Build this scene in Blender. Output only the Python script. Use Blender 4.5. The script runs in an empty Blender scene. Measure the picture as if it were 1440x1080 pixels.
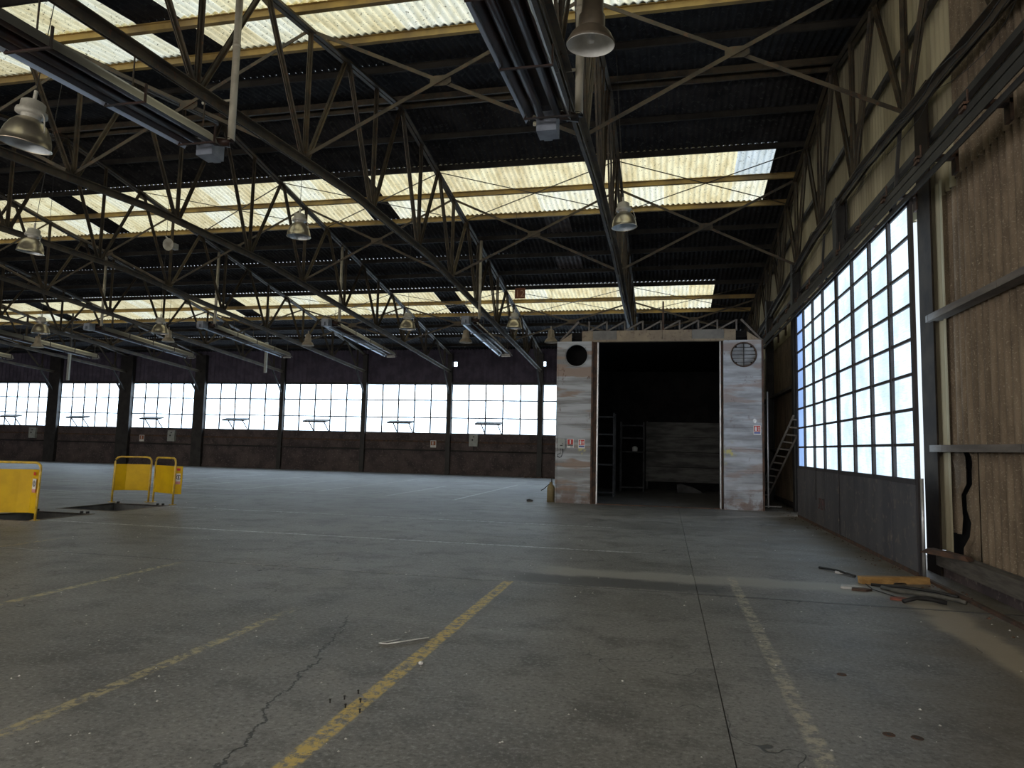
import bpy, math, random
from mathutils import Matrix, Vector
random.seed(7)
SC = bpy.context.scene
COL = SC.collection

# ---------------------------------------------------------------- camera, world, sun, exposure
F_PX, YAW, PITCH, ROLL, EYE = 972.93, math.radians(-12.5779), math.radians(5.1783), math.radians(1.3322), 1.65
fw = Vector((math.sin(YAW)*math.cos(PITCH), math.cos(YAW)*math.cos(PITCH), math.sin(PITCH)))
rt = Vector((math.cos(YAW), -math.sin(YAW), 0)); up = rt.cross(fw)
r2 = rt*math.cos(ROLL) + up*math.sin(ROLL); u2 = up*math.cos(ROLL) - rt*math.sin(ROLL)
cam = bpy.data.cameras.new('camera'); co = bpy.data.objects.new('camera', cam); COL.objects.link(co)
cam.sensor_fit = 'HORIZONTAL'; cam.sensor_width = 36.0; cam.lens = 36.0*F_PX/1440.0; cam.clip_end = 300; cam.clip_start = .05
co.matrix_world = Matrix(((r2.x, u2.x, -fw.x, 0), (r2.y, u2.y, -fw.y, 0), (r2.z, u2.z, -fw.z, EYE), (0, 0, 0, 1)))
SC.camera = co

W = bpy.data.worlds.new('world'); SC.world = W; W.use_nodes = True
bg = W.node_tree.nodes['Background']; bg.inputs['Color'].default_value = (.80, .90, 1.0, 1); bg.inputs['Strength'].default_value = 0.65
sun = bpy.data.lights.new('sun', 'SUN'); sun.energy = 0.80; sun.angle = math.radians(3); sun.color = (1, .95, .86)
so = bpy.data.objects.new('sun', sun); COL.objects.link(so); so.rotation_euler = (math.radians(-22), math.radians(50), 0)
WINDOW_LIGHT = 3.0        # daylight coming through the frosted panes
vs = SC.view_settings
vs.view_transform = 'Standard'; vs.look = 'None'; vs.gamma = 1.0; vs.exposure = 0.84; vs.use_curve_mapping = False
SC.cycles.max_bounces = 8; SC.cycles.diffuse_bounces = 5; SC.cycles.sample_clamp_indirect = 6.0
SC.cycles.caustics_reflective = False; SC.cycles.caustics_refractive = False

# ---------------------------------------------------------------- material helper
class NT:
    def __init__(s, name):
        s.m = bpy.data.materials.new(name); s.m.use_nodes = True
        s.t = s.m.node_tree; s.t.nodes.clear()
        s.out = s.t.nodes.new('ShaderNodeOutputMaterial')
        s._pos = None
    def n(s, k): return s.t.nodes.new(k)
    def put(s, sock, v):
        if hasattr(v, 'links') or isinstance(v, bpy.types.NodeSocket): s.t.links.new(v, sock)
        elif isinstance(v, (tuple, list)): sock.default_value = (*v, 1) if len(v) == 3 and len(sock.default_value) == 4 else v
        else: sock.default_value = v
    def pos(s):
        if s._pos is None: s._pos = s.n('ShaderNodeNewGeometry').outputs['Position']
        return s._pos
    def xyz(s):
        q = s.n('ShaderNodeSeparateXYZ'); s.put(q.inputs[0], s.pos()); return q.outputs
    def math(s, op, a, b=0.0, c=0.0, clamp=False):
        q = s.n('ShaderNodeMath'); q.operation = op; q.use_clamp = clamp
        s.put(q.inputs[0], a); s.put(q.inputs[1], b); s.put(q.inputs[2], c); return q.outputs[0]
    def noise(s, scale, detail=3, rough=.55, vec=None, stretch=None):
        v = vec if vec is not None else s.pos()
        if stretch:
            mp = s.n('ShaderNodeMapping'); s.put(mp.inputs['Vector'], v); mp.inputs['Scale'].default_value = stretch; v = mp.outputs[0]
        q = s.n('ShaderNodeTexNoise'); s.put(q.inputs['Vector'], v)
        q.inputs['Scale'].default_value = scale; q.inputs['Detail'].default_value = detail; q.inputs['Roughness'].default_value = rough
        return q.outputs['Fac']
    def ramp(s, fac, lo, hi):           # smooth 0..1 between lo and hi
        q = s.n('ShaderNodeMapRange'); q.interpolation_type = 'SMOOTHSTEP'; s.put(q.inputs['Value'], fac)
        q.inputs['From Min'].default_value = lo; q.inputs['From Max'].default_value = hi; return q.outputs[0]
    def mix(s, f, a, b):
        q = s.n('ShaderNodeMix'); q.data_type = 'RGBA'; s.put(q.inputs['Factor'], f); s.put(q.inputs['A'], None or a) if False else None
        s.put([i for i in q.inputs if i.name == 'A' and i.type == 'RGBA'][0], a)
        s.put([i for i in q.inputs if i.name == 'B' and i.type == 'RGBA'][0], b)
        return [o for o in q.outputs if o.type == 'RGBA'][0]
    def band(s, v, c, h, soft=.01):     # 1 where |v-c|<h
        d = s.math('ABSOLUTE', s.math('SUBTRACT', v, c)); q = s.ramp(d, h+soft, h-soft if h > soft else 0.0); return q
    def span(s, v, a, b, soft=.1):
        return s.math('MULTIPLY', s.ramp(v, a-soft, a+soft), s.ramp(v, b+soft, b-soft))
    def bump(s, h, strength=.3, dist=.01):
        q = s.n('ShaderNodeBump'); q.inputs['Strength'].default_value = strength; q.inputs['Distance'].default_value = dist; s.put(q.inputs['Height'], h); return q.outputs[0]
    def bsdf(s, color, rough=.7, metal=0.0, spec=.5, normal=None):
        b = s.n('ShaderNodeBsdfPrincipled'); s.put(b.inputs['Base Color'], color); s.put(b.inputs['Roughness'], rough); s.put(b.inputs['Metallic'], metal)
        b.inputs['Specular IOR Level'].default_value = spec
        if normal is not None: s.put(b.inputs['Normal'], normal)
        s.t.links.new(b.outputs[0], s.out.inputs[0]); return s.m

def worn(name, a, b, scale=3.0, rough=.65, metal=0.0, spec=.5, stretch=None, lo=.35, hi=.65, fine=None):
    t = NT(name); f = t.ramp(t.noise(scale, 5, .6, stretch=stretch), lo, hi)
    c = t.mix(f, a, b)
    if fine: c = t.mix(t.ramp(t.noise(fine[0], 4), .55, .7), c, fine[1])
    return t.bsdf(c, rough, metal, spec)

M = {}
M['truss'] = worn('truss_steel', (.090, .070, .043), (.036, .029, .022), 2.5, .55, fine=(14, (.10, .05, .025)))
M['purlin'] = worn('skylit_ochre_paint', (.40, .275, .085), (.22, .15, .06), 1.3, .6)  # ochre paint in the tone it takes when lit beside a skylight
M['purlin_shaded'] = worn('shaded_purlin', (.045, .040, .034), (.025, .022, .020), 2, .7, spec=.2)  # purlins away from the skylights, their shade put into the colour
M['steel_dark'] = worn('dark_steel', (.040, .036, .034), (.022, .020, .020), 3, .6)
M['rust_steel'] = worn('rusty_steel', (.115, .060, .038), (.05, .035, .028), 5, .8)
M['roof'] = worn('dark_roof_sheet', (.042, .040, .042), (.020, .019, .021), 1.2, .85, spec=.15, fine=(9, (.07, .068, .066)))
M['roof_patch'] = worn('grey_roof_sheet', (.13, .12, .125), (.07, .055, .055), 4, .8)
M['wall_pale'] = worn('pale_cement_sheet', (.46, .405, .28), (.30, .26, .175), 1.6, .85, spec=.2, stretch=(1, 1, .12))
M['wall_brown'] = worn('brown_cement_sheet', (.27, .205, .145), (.165, .125, .09), 5, .9, spec=.2, stretch=(1, 1, .3), fine=(45, (.36, .30, .22)))
M['girt'] = worn('weathered_girt', (.21, .185, .165), (.13, .115, .105), 6, .8, stretch=(1, .2, 1))
M['dado'] = worn('stained_masonry', (.125, .098, .096), (.070, .056, .060), 1.5, .85, spec=.2, fine=(11, (.18, .15, .14)))
M['far_clad'] = worn('hazy_far_cladding', (.125, .108, .150), (.080, .070, .098), 2, .8, spec=.2)  # purple lift stands in for the haze above the windows
M['post'] = worn('brown_black_post', (.036, .027, .020), (.022, .017, .014), 3, .8, spec=.1)
M['brick'] = worn('brick_red', (.30, .10, .07), (.2, .08, .06), 9, .85)
M['frame'] = worn('window_bar', (.030, .027, .030), (.018, .017, .020), 4, .6)
M['door_sheet'] = worn('door_sheet_steel', (.105, .100, .108), (.060, .058, .068), 1.8, .5, stretch=(1, 1, .22), fine=(9, (.17, .145, .13)))
M['door_frame'] = worn('door_frame_steel', (.055, .047, .050), (.035, .030, .033), 3, .55)
M['grey_box'] = worn('grey_enamel', (.42, .44, .42), (.34, .35, .33), 6, .5)
M['alu'] = worn('spun_aluminium', (.62, .56, .44), (.50, .45, .35), 3, .32, metal=.9)
M['alu_inner'] = worn('reflector_inner', (.62, .66, .70), (.5, .54, .58), 6, .4, metal=.3)
M['gear'] = worn('lamp_gear_case', (.46, .44, .38), (.36, .34, .29), 8, .5)
M['enamel'] = worn('enamel_lamp_outer', (.42, .36, .28), (.30, .25, .18), 5, .45)
M['enamel_old'] = worn('enamel_lamp_brown', (.10, .078, .055), (.06, .048, .035), 5, .5)
M['white'] = worn('white_enamel', (.74, .74, .72), (.60, .60, .57), 5, .35)
M['flue'] = worn('flue_pipe', (.52, .48, .38), (.40, .36, .28), 4, .45)
M['refl_side'] = worn('heater_reflector', (.42, .41, .38), (.30, .29, .27), 3, .35, metal=.7, stretch=(1, .1, 1))
M['refl_skirt'] = worn('window_lit_skirt', (.66, .72, .84), (.56, .62, .74), 3, .3, metal=.25, stretch=(1, .1, 1))  # bluish tone stands in for the far windows' reflection
M['tube_black'] = worn('burner_tube', (.020, .016, .016), (.045, .018, .012), 2, .5)
M['burner'] = worn('burner_box', (.24, .27, .33), (.18, .20, .25), 6, .5)
M['yellow'] = worn('yellow_paint', (.72, .46, .004), (.62, .38, .006), 2.5, .5, spec=.25)
M['yellow_tube'] = worn('yellow_tube_paint', (.74, .50, .05), (.50, .32, .05), 7, .4)
M['black'] = worn('black_rubber', (.012, .012, .013), (.022, .021, .022), 8, .6)
M['hose'] = worn('grey_hose', (.12, .115, .10), (.07, .068, .06), 8, .6)
M['wood'] = worn('split_timber', (.50, .30, .11), (.33, .18, .06), 5, .7, stretch=(.4, 4, 4))
M['wood_grey'] = worn('grey_timber', (.13, .115, .10), (.075, .066, .058), 6, .85, stretch=(4, .4, 4))
M['red'] = worn('sign_red', (.62, .035, .028), (.52, .03, .025), 8, .5)
M['sign_white'] = worn('sign_white', (.80, .79, .77), (.72, .71, .68), 8, .5)
M['sign_blue'] = worn('sign_blue', (.10, .14, .42), (.08, .11, .34), 8, .5)
M['sign_dark'] = worn('sign_black', (.02, .02, .02), (.03, .03, .03), 8, .5)
M['sign_pink'] = worn('sign_pink', (.70, .30, .28), (.6, .24, .22), 8, .5)
M['sign_orange'] = worn('sign_orange', (.40, .14, .06), (.32, .11, .05), 4, .6)
M['numeral'] = worn('numeral_rust', (.80, .52, .30), (.7, .45, .25), 4, .6)
M['paper'] = worn('paper_scrap', (.62, .62, .62), (.5, .5, .5), 8, .7)
M['grit'] = worn('grit', (.70, .69, .66), (.42, .41, .39), 3, .8)
M['concrete_pit'] = worn('pit_concrete', (.13, .13, .13), (.07, .07, .075), 3, .8)
M['silver'] = worn('bare_galvanised_edge', (.62, .62, .62), (.42, .42, .43), 3, .35, metal=.6)
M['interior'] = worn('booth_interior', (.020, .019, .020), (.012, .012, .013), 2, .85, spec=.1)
M['shelf'] = worn('booth_shelf', (.10, .10, .105), (.05, .05, .052), 3, .7, spec=.2)
M['board'] = worn('booth_board', (.16, .16, .155), (.06, .06, .06), 2.2, .6, spec=.3, stretch=(.4, 1, 2))
M['beige'] = worn('dusty_lintel', (.34, .27, .185), (.24, .19, .14), 2.5, .75, fine=(10, (.17, .12, .085)))
M['lintel_grey'] = worn('grey_lintel_plate', (.22, .21, .19), (.16, .15, .14), 3, .7)
M['can'] = worn('old_canister', (.34, .26, .13), (.24, .19, .10), 5, .6)

def galv():
    t = NT('rust_streaked_galvanised'); x, y, z = t.xyz()
    base = t.mix(t.ramp(t.noise(2.0, 4, .6, stretch=(.22, 1, 2.2)), .38, .60), (.24, .24, .24), (.46, .48, .51))
    base = t.mix(t.ramp(t.noise(1.2, 4, .6, stretch=(.35, 1, 1.8)), .52, .60), base, (.31, .235, .195))
    base = t.mix(t.ramp(t.noise(5, 6, .7, stretch=(1, 1, .7)), .60, .72), base, (.13, .065, .04))
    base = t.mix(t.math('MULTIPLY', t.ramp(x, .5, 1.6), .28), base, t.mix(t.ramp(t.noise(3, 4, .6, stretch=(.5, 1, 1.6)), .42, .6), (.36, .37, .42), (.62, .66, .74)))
    low = t.math('MULTIPLY', t.ramp(z, .9, .0), t.ramp(t.noise(2.5, 5, .65), .42, .58))
    base = t.mix(t.math('MULTIPLY', low, .7), base, (.16, .085, .055))
    yel = t.math('MULTIPLY', t.span(z, 1.35, 1.85, .15), t.ramp(t.noise(3.0, 3), .54, .64))
    yel = t.math('MULTIPLY', yel, t.math('MAXIMUM', t.span(x, -2.55, -2.2, .08), t.span(x, 1.6, 1.95, .08)))
    base = t.mix(yel, base, (.55, .50, .20))
    return t.bsdf(base, .55, .15, .4)
M['galv'] = galv()

def pane(name, tint, strength, lo=.82, ribs=False):
    t = NT(name); e = t.n('ShaderNodeEmission')
    f = t.ramp(t.noise(1.3, 4, .6), .35, .65)
    c = t.mix(f, tuple(v*lo for v in tint), tint)
    if ribs:
        dirt = t.ramp(t.noise(16, 5, .7), .64, .72); c = t.mix(t.math('MULTIPLY', dirt, .7), c, tuple(v*.45 for v in tint))
        rib = t.ramp(t.noise(9, 2, .5, stretch=(.6, .6, 9)), .5, .62); c = t.mix(t.math('MULTIPLY', rib, .45), c, tuple(v*.55 for v in tint))
    t.put(e.inputs['Color'], c); e.inputs['Strength'].default_value = strength
    g = t.n('ShaderNodeBsdfGlossy'); g.inputs['Roughness'].default_value = .25; g.inputs['Color'].default_value = (.04, .04, .04, 1)
    a = t.n('ShaderNodeAddShader'); t.t.links.new(e.outputs[0], a.inputs[0]); t.t.links.new(g.outputs[0], a.inputs[1])
    t.t.links.new(a.outputs[0], t.out.inputs[0]); return t.m
M['pane_far'] = pane('frosted_pane', (.66, .83, 1.0), WINDOW_LIGHT, .6)
M['pane_fill'] = pane('added_fill_pane', (1.0, .95, .88), WINDOW_LIGHT*1.35)  # glow of the added, unseen panes that brighten the foreground
M['pane_door'] = pane('dusty_door_pane', (.66, .84, 1.0), WINDOW_LIGHT*.33, .66, True)
M['pane_blue'] = pane('blue_tinted_door_pane', (.36, .56, 1.0), WINDOW_LIGHT*.20, .85)

def skylight(name, col, dirt):
    t = NT(name)
    c = t.mix(t.ramp(t.noise(2.2, 4, .6, stretch=(1.6, .5, 1)), .35, .68), col, dirt)
    c = t.mix(t.ramp(t.noise(15, 5, .75), .58, .65), c, (.08, .06, .03))
    c = t.mix(t.ramp(t.noise(60, 3, .7), .62, .70), c, (.22, .17, .08))
    tr = t.n('ShaderNodeBsdfTranslucent'); t.put(tr.inputs['Color'], c)
    d = t.n('ShaderNodeBsdfDiffuse'); t.put(d.inputs['Color'], c)
    mx = t.n('ShaderNodeMixShader'); mx.inputs[0].default_value = .12
    t.t.links.new(tr.outputs[0], mx.inputs[1]); t.t.links.new(d.outputs[0], mx.inputs[2]); t.t.links.new(mx.outputs[0], t.out.inputs[0]); return t.m
M['sky_a'] = skylight('yellowed_translucent_sheet', (.94, .85, .56), (.74, .62, .35))
M['sky_b'] = skylight('ochre_translucent_sheet', (.86, .75, .48), (.66, .54, .30))
M['sky_c'] = skylight('pale_translucent_sheet', (.95, .92, .74), (.82, .75, .52))
M['sky_blue'] = skylight('clear_replacement_sheet', (.70, .76, .78), (.58, .63, .62))

def floor_mat():
    t = NT('worn_concrete'); x, y, z = t.xyz()
    big = t.noise(.28, 4, .6); med = t.noise(1.5, 6, .68); fin = t.noise(30, 5, .75)
    c = t.mix(t.ramp(big, .36, .64), (.148, .142, .134), (.245, .238, .228))
    c = t.mix(t.math('MULTIPLY', t.ramp(med, .46, .66), .72), c, (.066, .062, .058))
    st = t.ramp(t.noise(.9, 6, .7, stretch=(.35, 1.2, 1)), .55, .70); c = t.mix(t.math('MULTIPLY', st, .5), c, (.32, .315, .305))
    c = t.mix(t.math('MULTIPLY', t.ramp(fin, .52, .66), .75), c, (.36, .355, .35))
    c = t.mix(t.math('MULTIPLY', t.ramp(fin, .48, .36), .75), c, (.052, .051, .051))
    mid = t.noise(7, 6, .75); c = t.mix(t.math('MULTIPLY', t.ramp(mid, .54, .68), .55), c, (.07, .066, .062)); c = t.mix(t.math('MULTIPLY', t.ramp(mid, .44, .32), .4), c, (.34, .33, .315))
    spk = t.ramp(t.noise(85, 2, .6), .66, .72); c = t.mix(t.math('MULTIPLY', spk, .6), c, (.46, .45, .43))
    # brown grime near the end wall
    br = t.math('MULTIPLY', t.ramp(x, .2, 3.2), t.ramp(t.noise(.8, 4), .35, .65)); c = t.mix(t.math('MULTIPLY', br, .7), c, (.115, .088, .054))
    # pale worn band and dark patch in front of the booth, pale dusty strip by the wall
    wob = t.math('MULTIPLY', t.math('SUBTRACT', t.noise(1.4, 3), .5), .5)
    yw = t.math('ADD', y, wob); xw = t.math('ADD', x, wob)
    b1 = t.math('MULTIPLY', t.span(yw, 9.15, 9.75, .12), t.span(x, -1.6, 2.6, .3)); c = t.mix(t.math('MULTIPLY', b1, .75), c, (.36, .345, .31))
    b2 = t.math('MULTIPLY', t.span(yw, 8.55, 9.1, .1), t.span(x, -1.9, .75, .25)); c = t.mix(t.math('MULTIPLY', b2, .8), c, (.055, .055, .058))
    b3 = t.math('MULTIPLY', t.span(xw, 2.62, 3.02, .08), t.span(y, 3.0, 9.0, .3)); c = t.mix(t.math('MULTIPLY', b3, .8), c, (.42, .36, .27))
    b4 = t.math('MULTIPLY', t.span(xw, -20.2, -18.3, .15), t.span(yw, 17.9, 19.2, .2)); c = t.mix(t.math('MULTIPLY', b4, .7), c, (.045, .045, .045))
    # dirt packed along the slab joint
    dj = t.math('MULTIPLY', t.band(t.math('ADD', y, t.math('MULTIPLY', wob, .10)), 8.48, .028, .02), t.ramp(t.noise(1.2, 4), .32, .50)); c = t.mix(t.math('MULTIPLY', dj, .85), c, (.03, .029, .028))
    # paint lines, worn through
    wear1 = t.ramp(t.noise(13, 7, .8), .42, .55); wear2 = t.ramp(t.noise(10, 7, .8), .44, .58); wl = t.math('MULTIPLY', t.math('SUBTRACT', t.noise(3.0, 2), .5), .03)
    xl = t.math('ADD', x, wl); yl = t.math('ADD', y, wl)
    def line(cc, mask, k, col): return t.mix(t.math('MULTIPLY', mask, k), cc, col)
    YEL = (.66, .48, .12)
    c = line(c, t.math('MULTIPLY', t.math('MULTIPLY', t.band(xl, -1.885, .062, .012), t.span(y, .5, 8.5, .05)), wear1), .95, YEL)
    c = line(c, t.math('MULTIPLY', t.math('MULTIPLY', t.band(xl, -3.59, .055, .012), t.span(y, .5, 6.2, .4)), wear2), .9, (.52, .43, .22))
    c = line(c, t.math('MULTIPLY', t.math('MULTIPLY', t.band(xl, -6.36, .055, .012), t.span(y, 2, 8.2, .3)), wear2), .9, (.54, .46, .25))
    c = line(c, t.math('MULTIPLY', t.math('MULTIPLY', t.band(xl, -9.6, .055, .012), t.span(y, 4, 9.6, .3)), wear2), .8, (.38, .31, .18))
    c = line(c, t.math('MULTIPLY', t.math('MULTIPLY', t.band(xl, .845, .055, .015), t.span(y, 3.9, 9.7, .2)), wear2), .9, (.50, .45, .34))
    WH = (.66, .67, .68)
    for yy, a, b, w in ((11.5, -11.8, -.4, wear1), (14.93, -13, -1.0, wear2), (20.8, -30, -8.6, wear2), (17.9, -30, -14, wear2)):
        c = line(c, t.math('MULTIPLY', t.math('MULTIPLY', t.band(yl, yy, .045, .01), t.span(x, a, b, .3)), w), .8, WH)
    for xx, a, b in ((-8.68, 20.8, 27), (-6.28, 20.4, 29.8), (-11.53, 21.8, 31), (-14.1, 21, 31), (-16.7, 21, 31), (-19.3, 21, 31), (-22, 21, 31)):
        c = line(c, t.math('MULTIPLY', t.math('MULTIPLY', t.band(xl, xx, .05, .012), t.span(y, a, b, .3)), wear1), .8, WH)
    # hairline cracks: thin contour lines of a wandering field
    cr = t.noise(.42, 4, .6); d = t.math('ABSOLUTE', t.math('SUBTRACT', cr, .5))
    crack = t.math('MULTIPLY', t.ramp(d, .0022, .0006), t.ramp(t.noise(.33, 2), .50, .58)); c = t.mix(t.math('MULTIPLY', crack, .85), c, (.02, .02, .02))
    xk = t.math('ADD', t.math('ADD', -3.22, t.math('MULTIPLY', t.math('SUBTRACT', y, 3.0), .0)), 0.0)
    xk = t.math('ADD', t.math('MULTIPLY', t.math('SUBTRACT', y, 3.4), -.235), -2.24)
    jag = t.math('MULTIPLY', t.math('SUBTRACT', t.noise(2.3, 5, .7), .5), .42)
    ck = t.math('MULTIPLY', t.band(t.math('ADD', x, jag), xk, .010, .005), t.span(y, 2.4, 6.3, .2)); c = t.mix(t.math('MULTIPLY', ck, .9), c, (.016, .015, .015))
    hgt = t.math('ADD', t.math('MULTIPLY', fin, .35), t.math('ADD', med, t.math('MULTIPLY', t.math('ADD', crack, ck), -1.5)))
    rough = t.math('ADD', .44, t.math('MULTIPLY', t.noise(1.1, 4), .22))
    return t.bsdf(c, rough, 0, .85, t.bump(hgt, .5, .012))
M['floor'] = floor_mat()

# ---------------------------------------------------------------- mesh helpers
class MB:
    def __init__(s): s.v = []; s.f = []
    def add(s, vs_, fs):
        o = len(s.v); s.v += [tuple(v) for v in vs_]; s.f += [tuple(i+o for i in f) for f in fs]; return s
    def box(s, x0, x1, y0, y1, z0, z1):
        return s.add([(x0, y0, z0), (x1, y0, z0), (x1, y1, z0), (x0, y1, z0), (x0, y0, z1), (x1, y0, z1), (x1, y1, z1), (x0, y1, z1)],
                     [(0, 3, 2, 1), (4, 5, 6, 7), (0, 1, 5, 4), (1, 2, 6, 5), (2, 3, 7, 6), (3, 0, 4, 7)])
    def bar(s, a, b, w, h, side=(1, 0, 0), off=(0, 0)):   # box section w along side, h along the other normal
        a, b = Vector(a), Vector(b); d = (b-a).normalized(); sd = Vector(side); sd = (sd - d*sd.dot(d)).normalized(); nn = d.cross(sd)
        c = sd*off[0] + nn*off[1]
        P = [p + c + sd*(i*w/2) + nn*(j*h/2) for p in (a, b) for i, j in ((-1, -1), (1, -1), (1, 1), (-1, 1))]
        return s.add(P, [(0, 3, 2, 1), (4, 5, 6, 7), (0, 1, 5, 4), (1, 2, 6, 5), (2, 3, 7, 6), (3, 0, 4, 7)])
    def tube(s, pts, r, n=8, caps=True):
        pts = [Vector(p) for p in pts]; o = len(s.v); ref = Vector((0, 0, 1)); rings = []
        for i, p in enumerate(pts):
            d = (pts[min(i+1, len(pts)-1)] - pts[max(i-1, 0)]).normalized()
            a = ref if abs(d.dot(ref)) < .9 else Vector((1, 0, 0)); u = d.cross(a).normalized(); w = d.cross(u)
            rr = r[i] if isinstance(r, (list, tuple)) else r
            rings.append([p + u*(rr*math.cos(2*math.pi*k/n)) + w*(rr*math.sin(2*math.pi*k/n)) for k in range(n)])
        for rg in rings: s.v += [tuple(q) for q in rg]
        for i in range(len(pts)-1):
            for k in range(n):
                k2 = (k+1) % n; s.f.append((o+i*n+k, o+i*n+k2, o+(i+1)*n+k2, o+(i+1)*n+k))
        if caps: s.f.append(tuple(o+k for k in range(n))[::-1]); s.f.append(tuple(o+(len(pts)-1)*n+k for k in range(n)))
        return s
    def lathe(s, prof, n=24, c=(0, 0, 0)):
        o = len(s.v)
        for r, z in prof:
            s.v += [(c[0]+r*math.cos(2*math.pi*k/n), c[1]+r*math.sin(2*math.pi*k/n), c[2]+z) for k in range(n)]
        for i in range(len(prof)-1):
            for k in range(n):
                k2 = (k+1) % n; s.f.append((o+i*n+k, o+i*n+k2, o+(i+1)*n+k2, o+(i+1)*n+k))
        return s
    def prism(s, poly, axis, a, b):     # polygon of 2-tuples in the plane normal to axis
        def P(u, v, w): return {'x': (w, u, v), 'y': (u, w, v), 'z': (u, v, w)}[axis]
        n = len(poly); V = [P(u, v, a) for u, v in poly] + [P(u, v, b) for u, v in poly]
        return s.add(V, [tuple(range(n))[::-1], tuple(range(n, 2*n))] + [(i, (i+1) % n, n+(i+1) % n, n+i) for i in range(n)])
    def mesh(s, name, mat, smooth=False):
        m = bpy.data.meshes.new(name); m.from_pydata(s.v, [], s.f); m.materials.append(mat)
        if smooth: m.polygons.foreach_set('use_smooth', [True]*len(m.polygons))
        m.update(); return m
    def obj(s, name, mat, parent=None, smooth=False, loc=None):
        return link(name, s.mesh(name, mat, smooth), parent, loc)
def link(name, mesh, parent=None, loc=None):
    o = bpy.data.objects.new(name, mesh); COL.objects.link(o); o.parent = parent
    if loc is not None: o.location = loc
    return o
def empty(name, loc=(0, 0, 0)):
    o = bpy.data.objects.new(name, None); COL.objects.link(o); o.location = loc; o.empty_display_size = .2; return o
def tag(o, label=None, cat=None, group=None, kind=None):
    for k, v in (('label', label), ('category', cat), ('group', group), ('kind', kind)):
        if v: o[k] = v
    return o
def copy_tree(o, parent=None):
    c = o.copy(); COL.objects.link(c); c.parent = parent
    for ch in o.children: copy_tree(ch, c)
    return c
def ang(mb, a, b, leg, t, side, gap, flip=1):      # a pair of angle irons back to back
    for sgn in (-1, 1):
        mb.bar(a, b, t, leg, side, (sgn*(gap/2+t/2), 0))
        mb.bar(a, b, leg*.8, t, side, (sgn*(gap/2+leg*.4), flip*leg/2))
    return mb

# ---------------------------------------------------------------- building lines
Y_FAR, Y_NEAR, X_R, X_L = 37.8, -5.6, 3.88, -47.5
Y_RIDGE, Z_RIDGE, SLOPE = 16.3, 10.70, .166
def zroof(y): return Z_RIDGE - SLOPE*abs(y - Y_RIDGE)
TRUSS_X = [3.72, -1.4, -6.78, -12.06, -17.3, -22.62, -28.25, -33.65, -39.15, -44.5]
FARC = [16.3, 17.88] + [19.44 + 1.56*i for i in range(12)] + [38.1]
NEARC = [16.3, 14.2] + [12.62 - 1.53*i for i in range(12)] + [-5.75]

# ---------------------------------------------------------------- floor
floor = empty('floor'); tag(floor, 'worn grey concrete hall floor with faded yellow lines', 'floor', kind='structure')
def slab(xs, ys, holes=()):
    mb = MB()
    for i in range(len(xs)-1):
        for j in range(len(ys)-1):
            if (i, j) in holes: continue
            mb.add([(xs[i], ys[j], 0), (xs[i+1], ys[j], 0), (xs[i+1], ys[j+1], 0), (xs[i], ys[j+1], 0)], [(0, 1, 2, 3)])
    x0, x1, y0, y1 = xs[0], xs[-1], ys[0], ys[-1]
    mb.add([(x0, y0, 0), (x1, y0, 0), (x1, y1, 0), (x0, y1, 0), (x0, y0, -.05), (x1, y0, -.05), (x1, y1, -.05), (x0, y1, -.05)],
           [(0, 4, 5, 1), (1, 5, 6, 2), (2, 6, 7, 3), (3, 7, 4, 0)])
    return mb.obj('floor_slab', M['floor'], floor)
g = .0035
PX0, PX1, PY = -13.55, -12.05, (11.2, 12.75, 13.45, 15.05)
h = .013
slab([X_L, .37-g], [Y_NEAR, 8.50-h]); slab([.37+g, 4.3], [Y_NEAR, 8.45-h])
slab([X_L, PX0, PX1, .37-g], [8.50+h, PY[0], PY[1], PY[2], PY[3], 38.2], {(1, 1), (1, 3)})
slab([.37+g, 4.3], [8.45+h, 38.2])
mb = MB()
for x0, x1, y0, y1 in ((X_L, PX0-.1, Y_NEAR, 38.2), (PX1+.1, 4.3, Y_NEAR, 38.2), (PX0-.1, PX1+.1, Y_NEAR, PY[0]-.1), (PX0-.1, PX1+.1, PY[3]+.1, 38.2)):
    mb.box(x0, x1, y0, y1, -.08, -.05)
mb.obj('joint_filler', M['black'], floor)

# ---------------------------------------------------------------- roof (ceiling): purlins, sheets, skylights, bracing
ceiling = empty('ceiling', (0, 0, 0)); tag(ceiling, 'dark corrugated gable roof with yellowed skylight strips', 'roof', kind='structure')
PITCHW = .17
def corr(x0, x1, ya, yb, za, zb, amp=.026, phase=0.0, n=6):
    mb = MB(); k = max(1, int(round((x1-x0)/PITCHW*n))); xs = [x0 + (x1-x0)*i/k for i in range(k+1)]
    dz = [amp*math.sin(2*math.pi*x/PITCHW + phase) for x in xs]
    V = [(x, ya, za+d) for x, d in zip(xs, dz)] + [(x, yb, zb+d) for x, d in zip(xs, dz)]
    return mb.add(V, [(i, i+1, k+2+i, k+1+i) for i in range(k)])
SKY = [(-9.25, 12), (-20.47, 10), (-31.7, 10), (-42.9, 10)]
def sky_ranges(c, side):
    if side == 'far' and c in (2, 3): return SKY
    if side == 'far' and c in (8, 9): return [(-9.25, 11)] + SKY[1:]
    if side == 'near' and c in (2, 3): return SKY[:2]
    if side == 'near' and c in (8, 9): return SKY[:2]
    return []
sheet_cache = {}
def sky_sheet(x0, ya, yb, za, zb, mat):
    ph = 0.0
    key = (round(yb-ya, 3), round(zb-za, 3), mat.name)
    if key not in sheet_cache:
        sheet_cache[key] = corr(0, 6*PITCHW, 0, yb-ya, 0, zb-za, phase=math.pi).mesh('skylight_sheet', mat, True)
    return link('skylight_sheet', sheet_cache[key], ceiling, (x0, ya, za))
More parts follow.
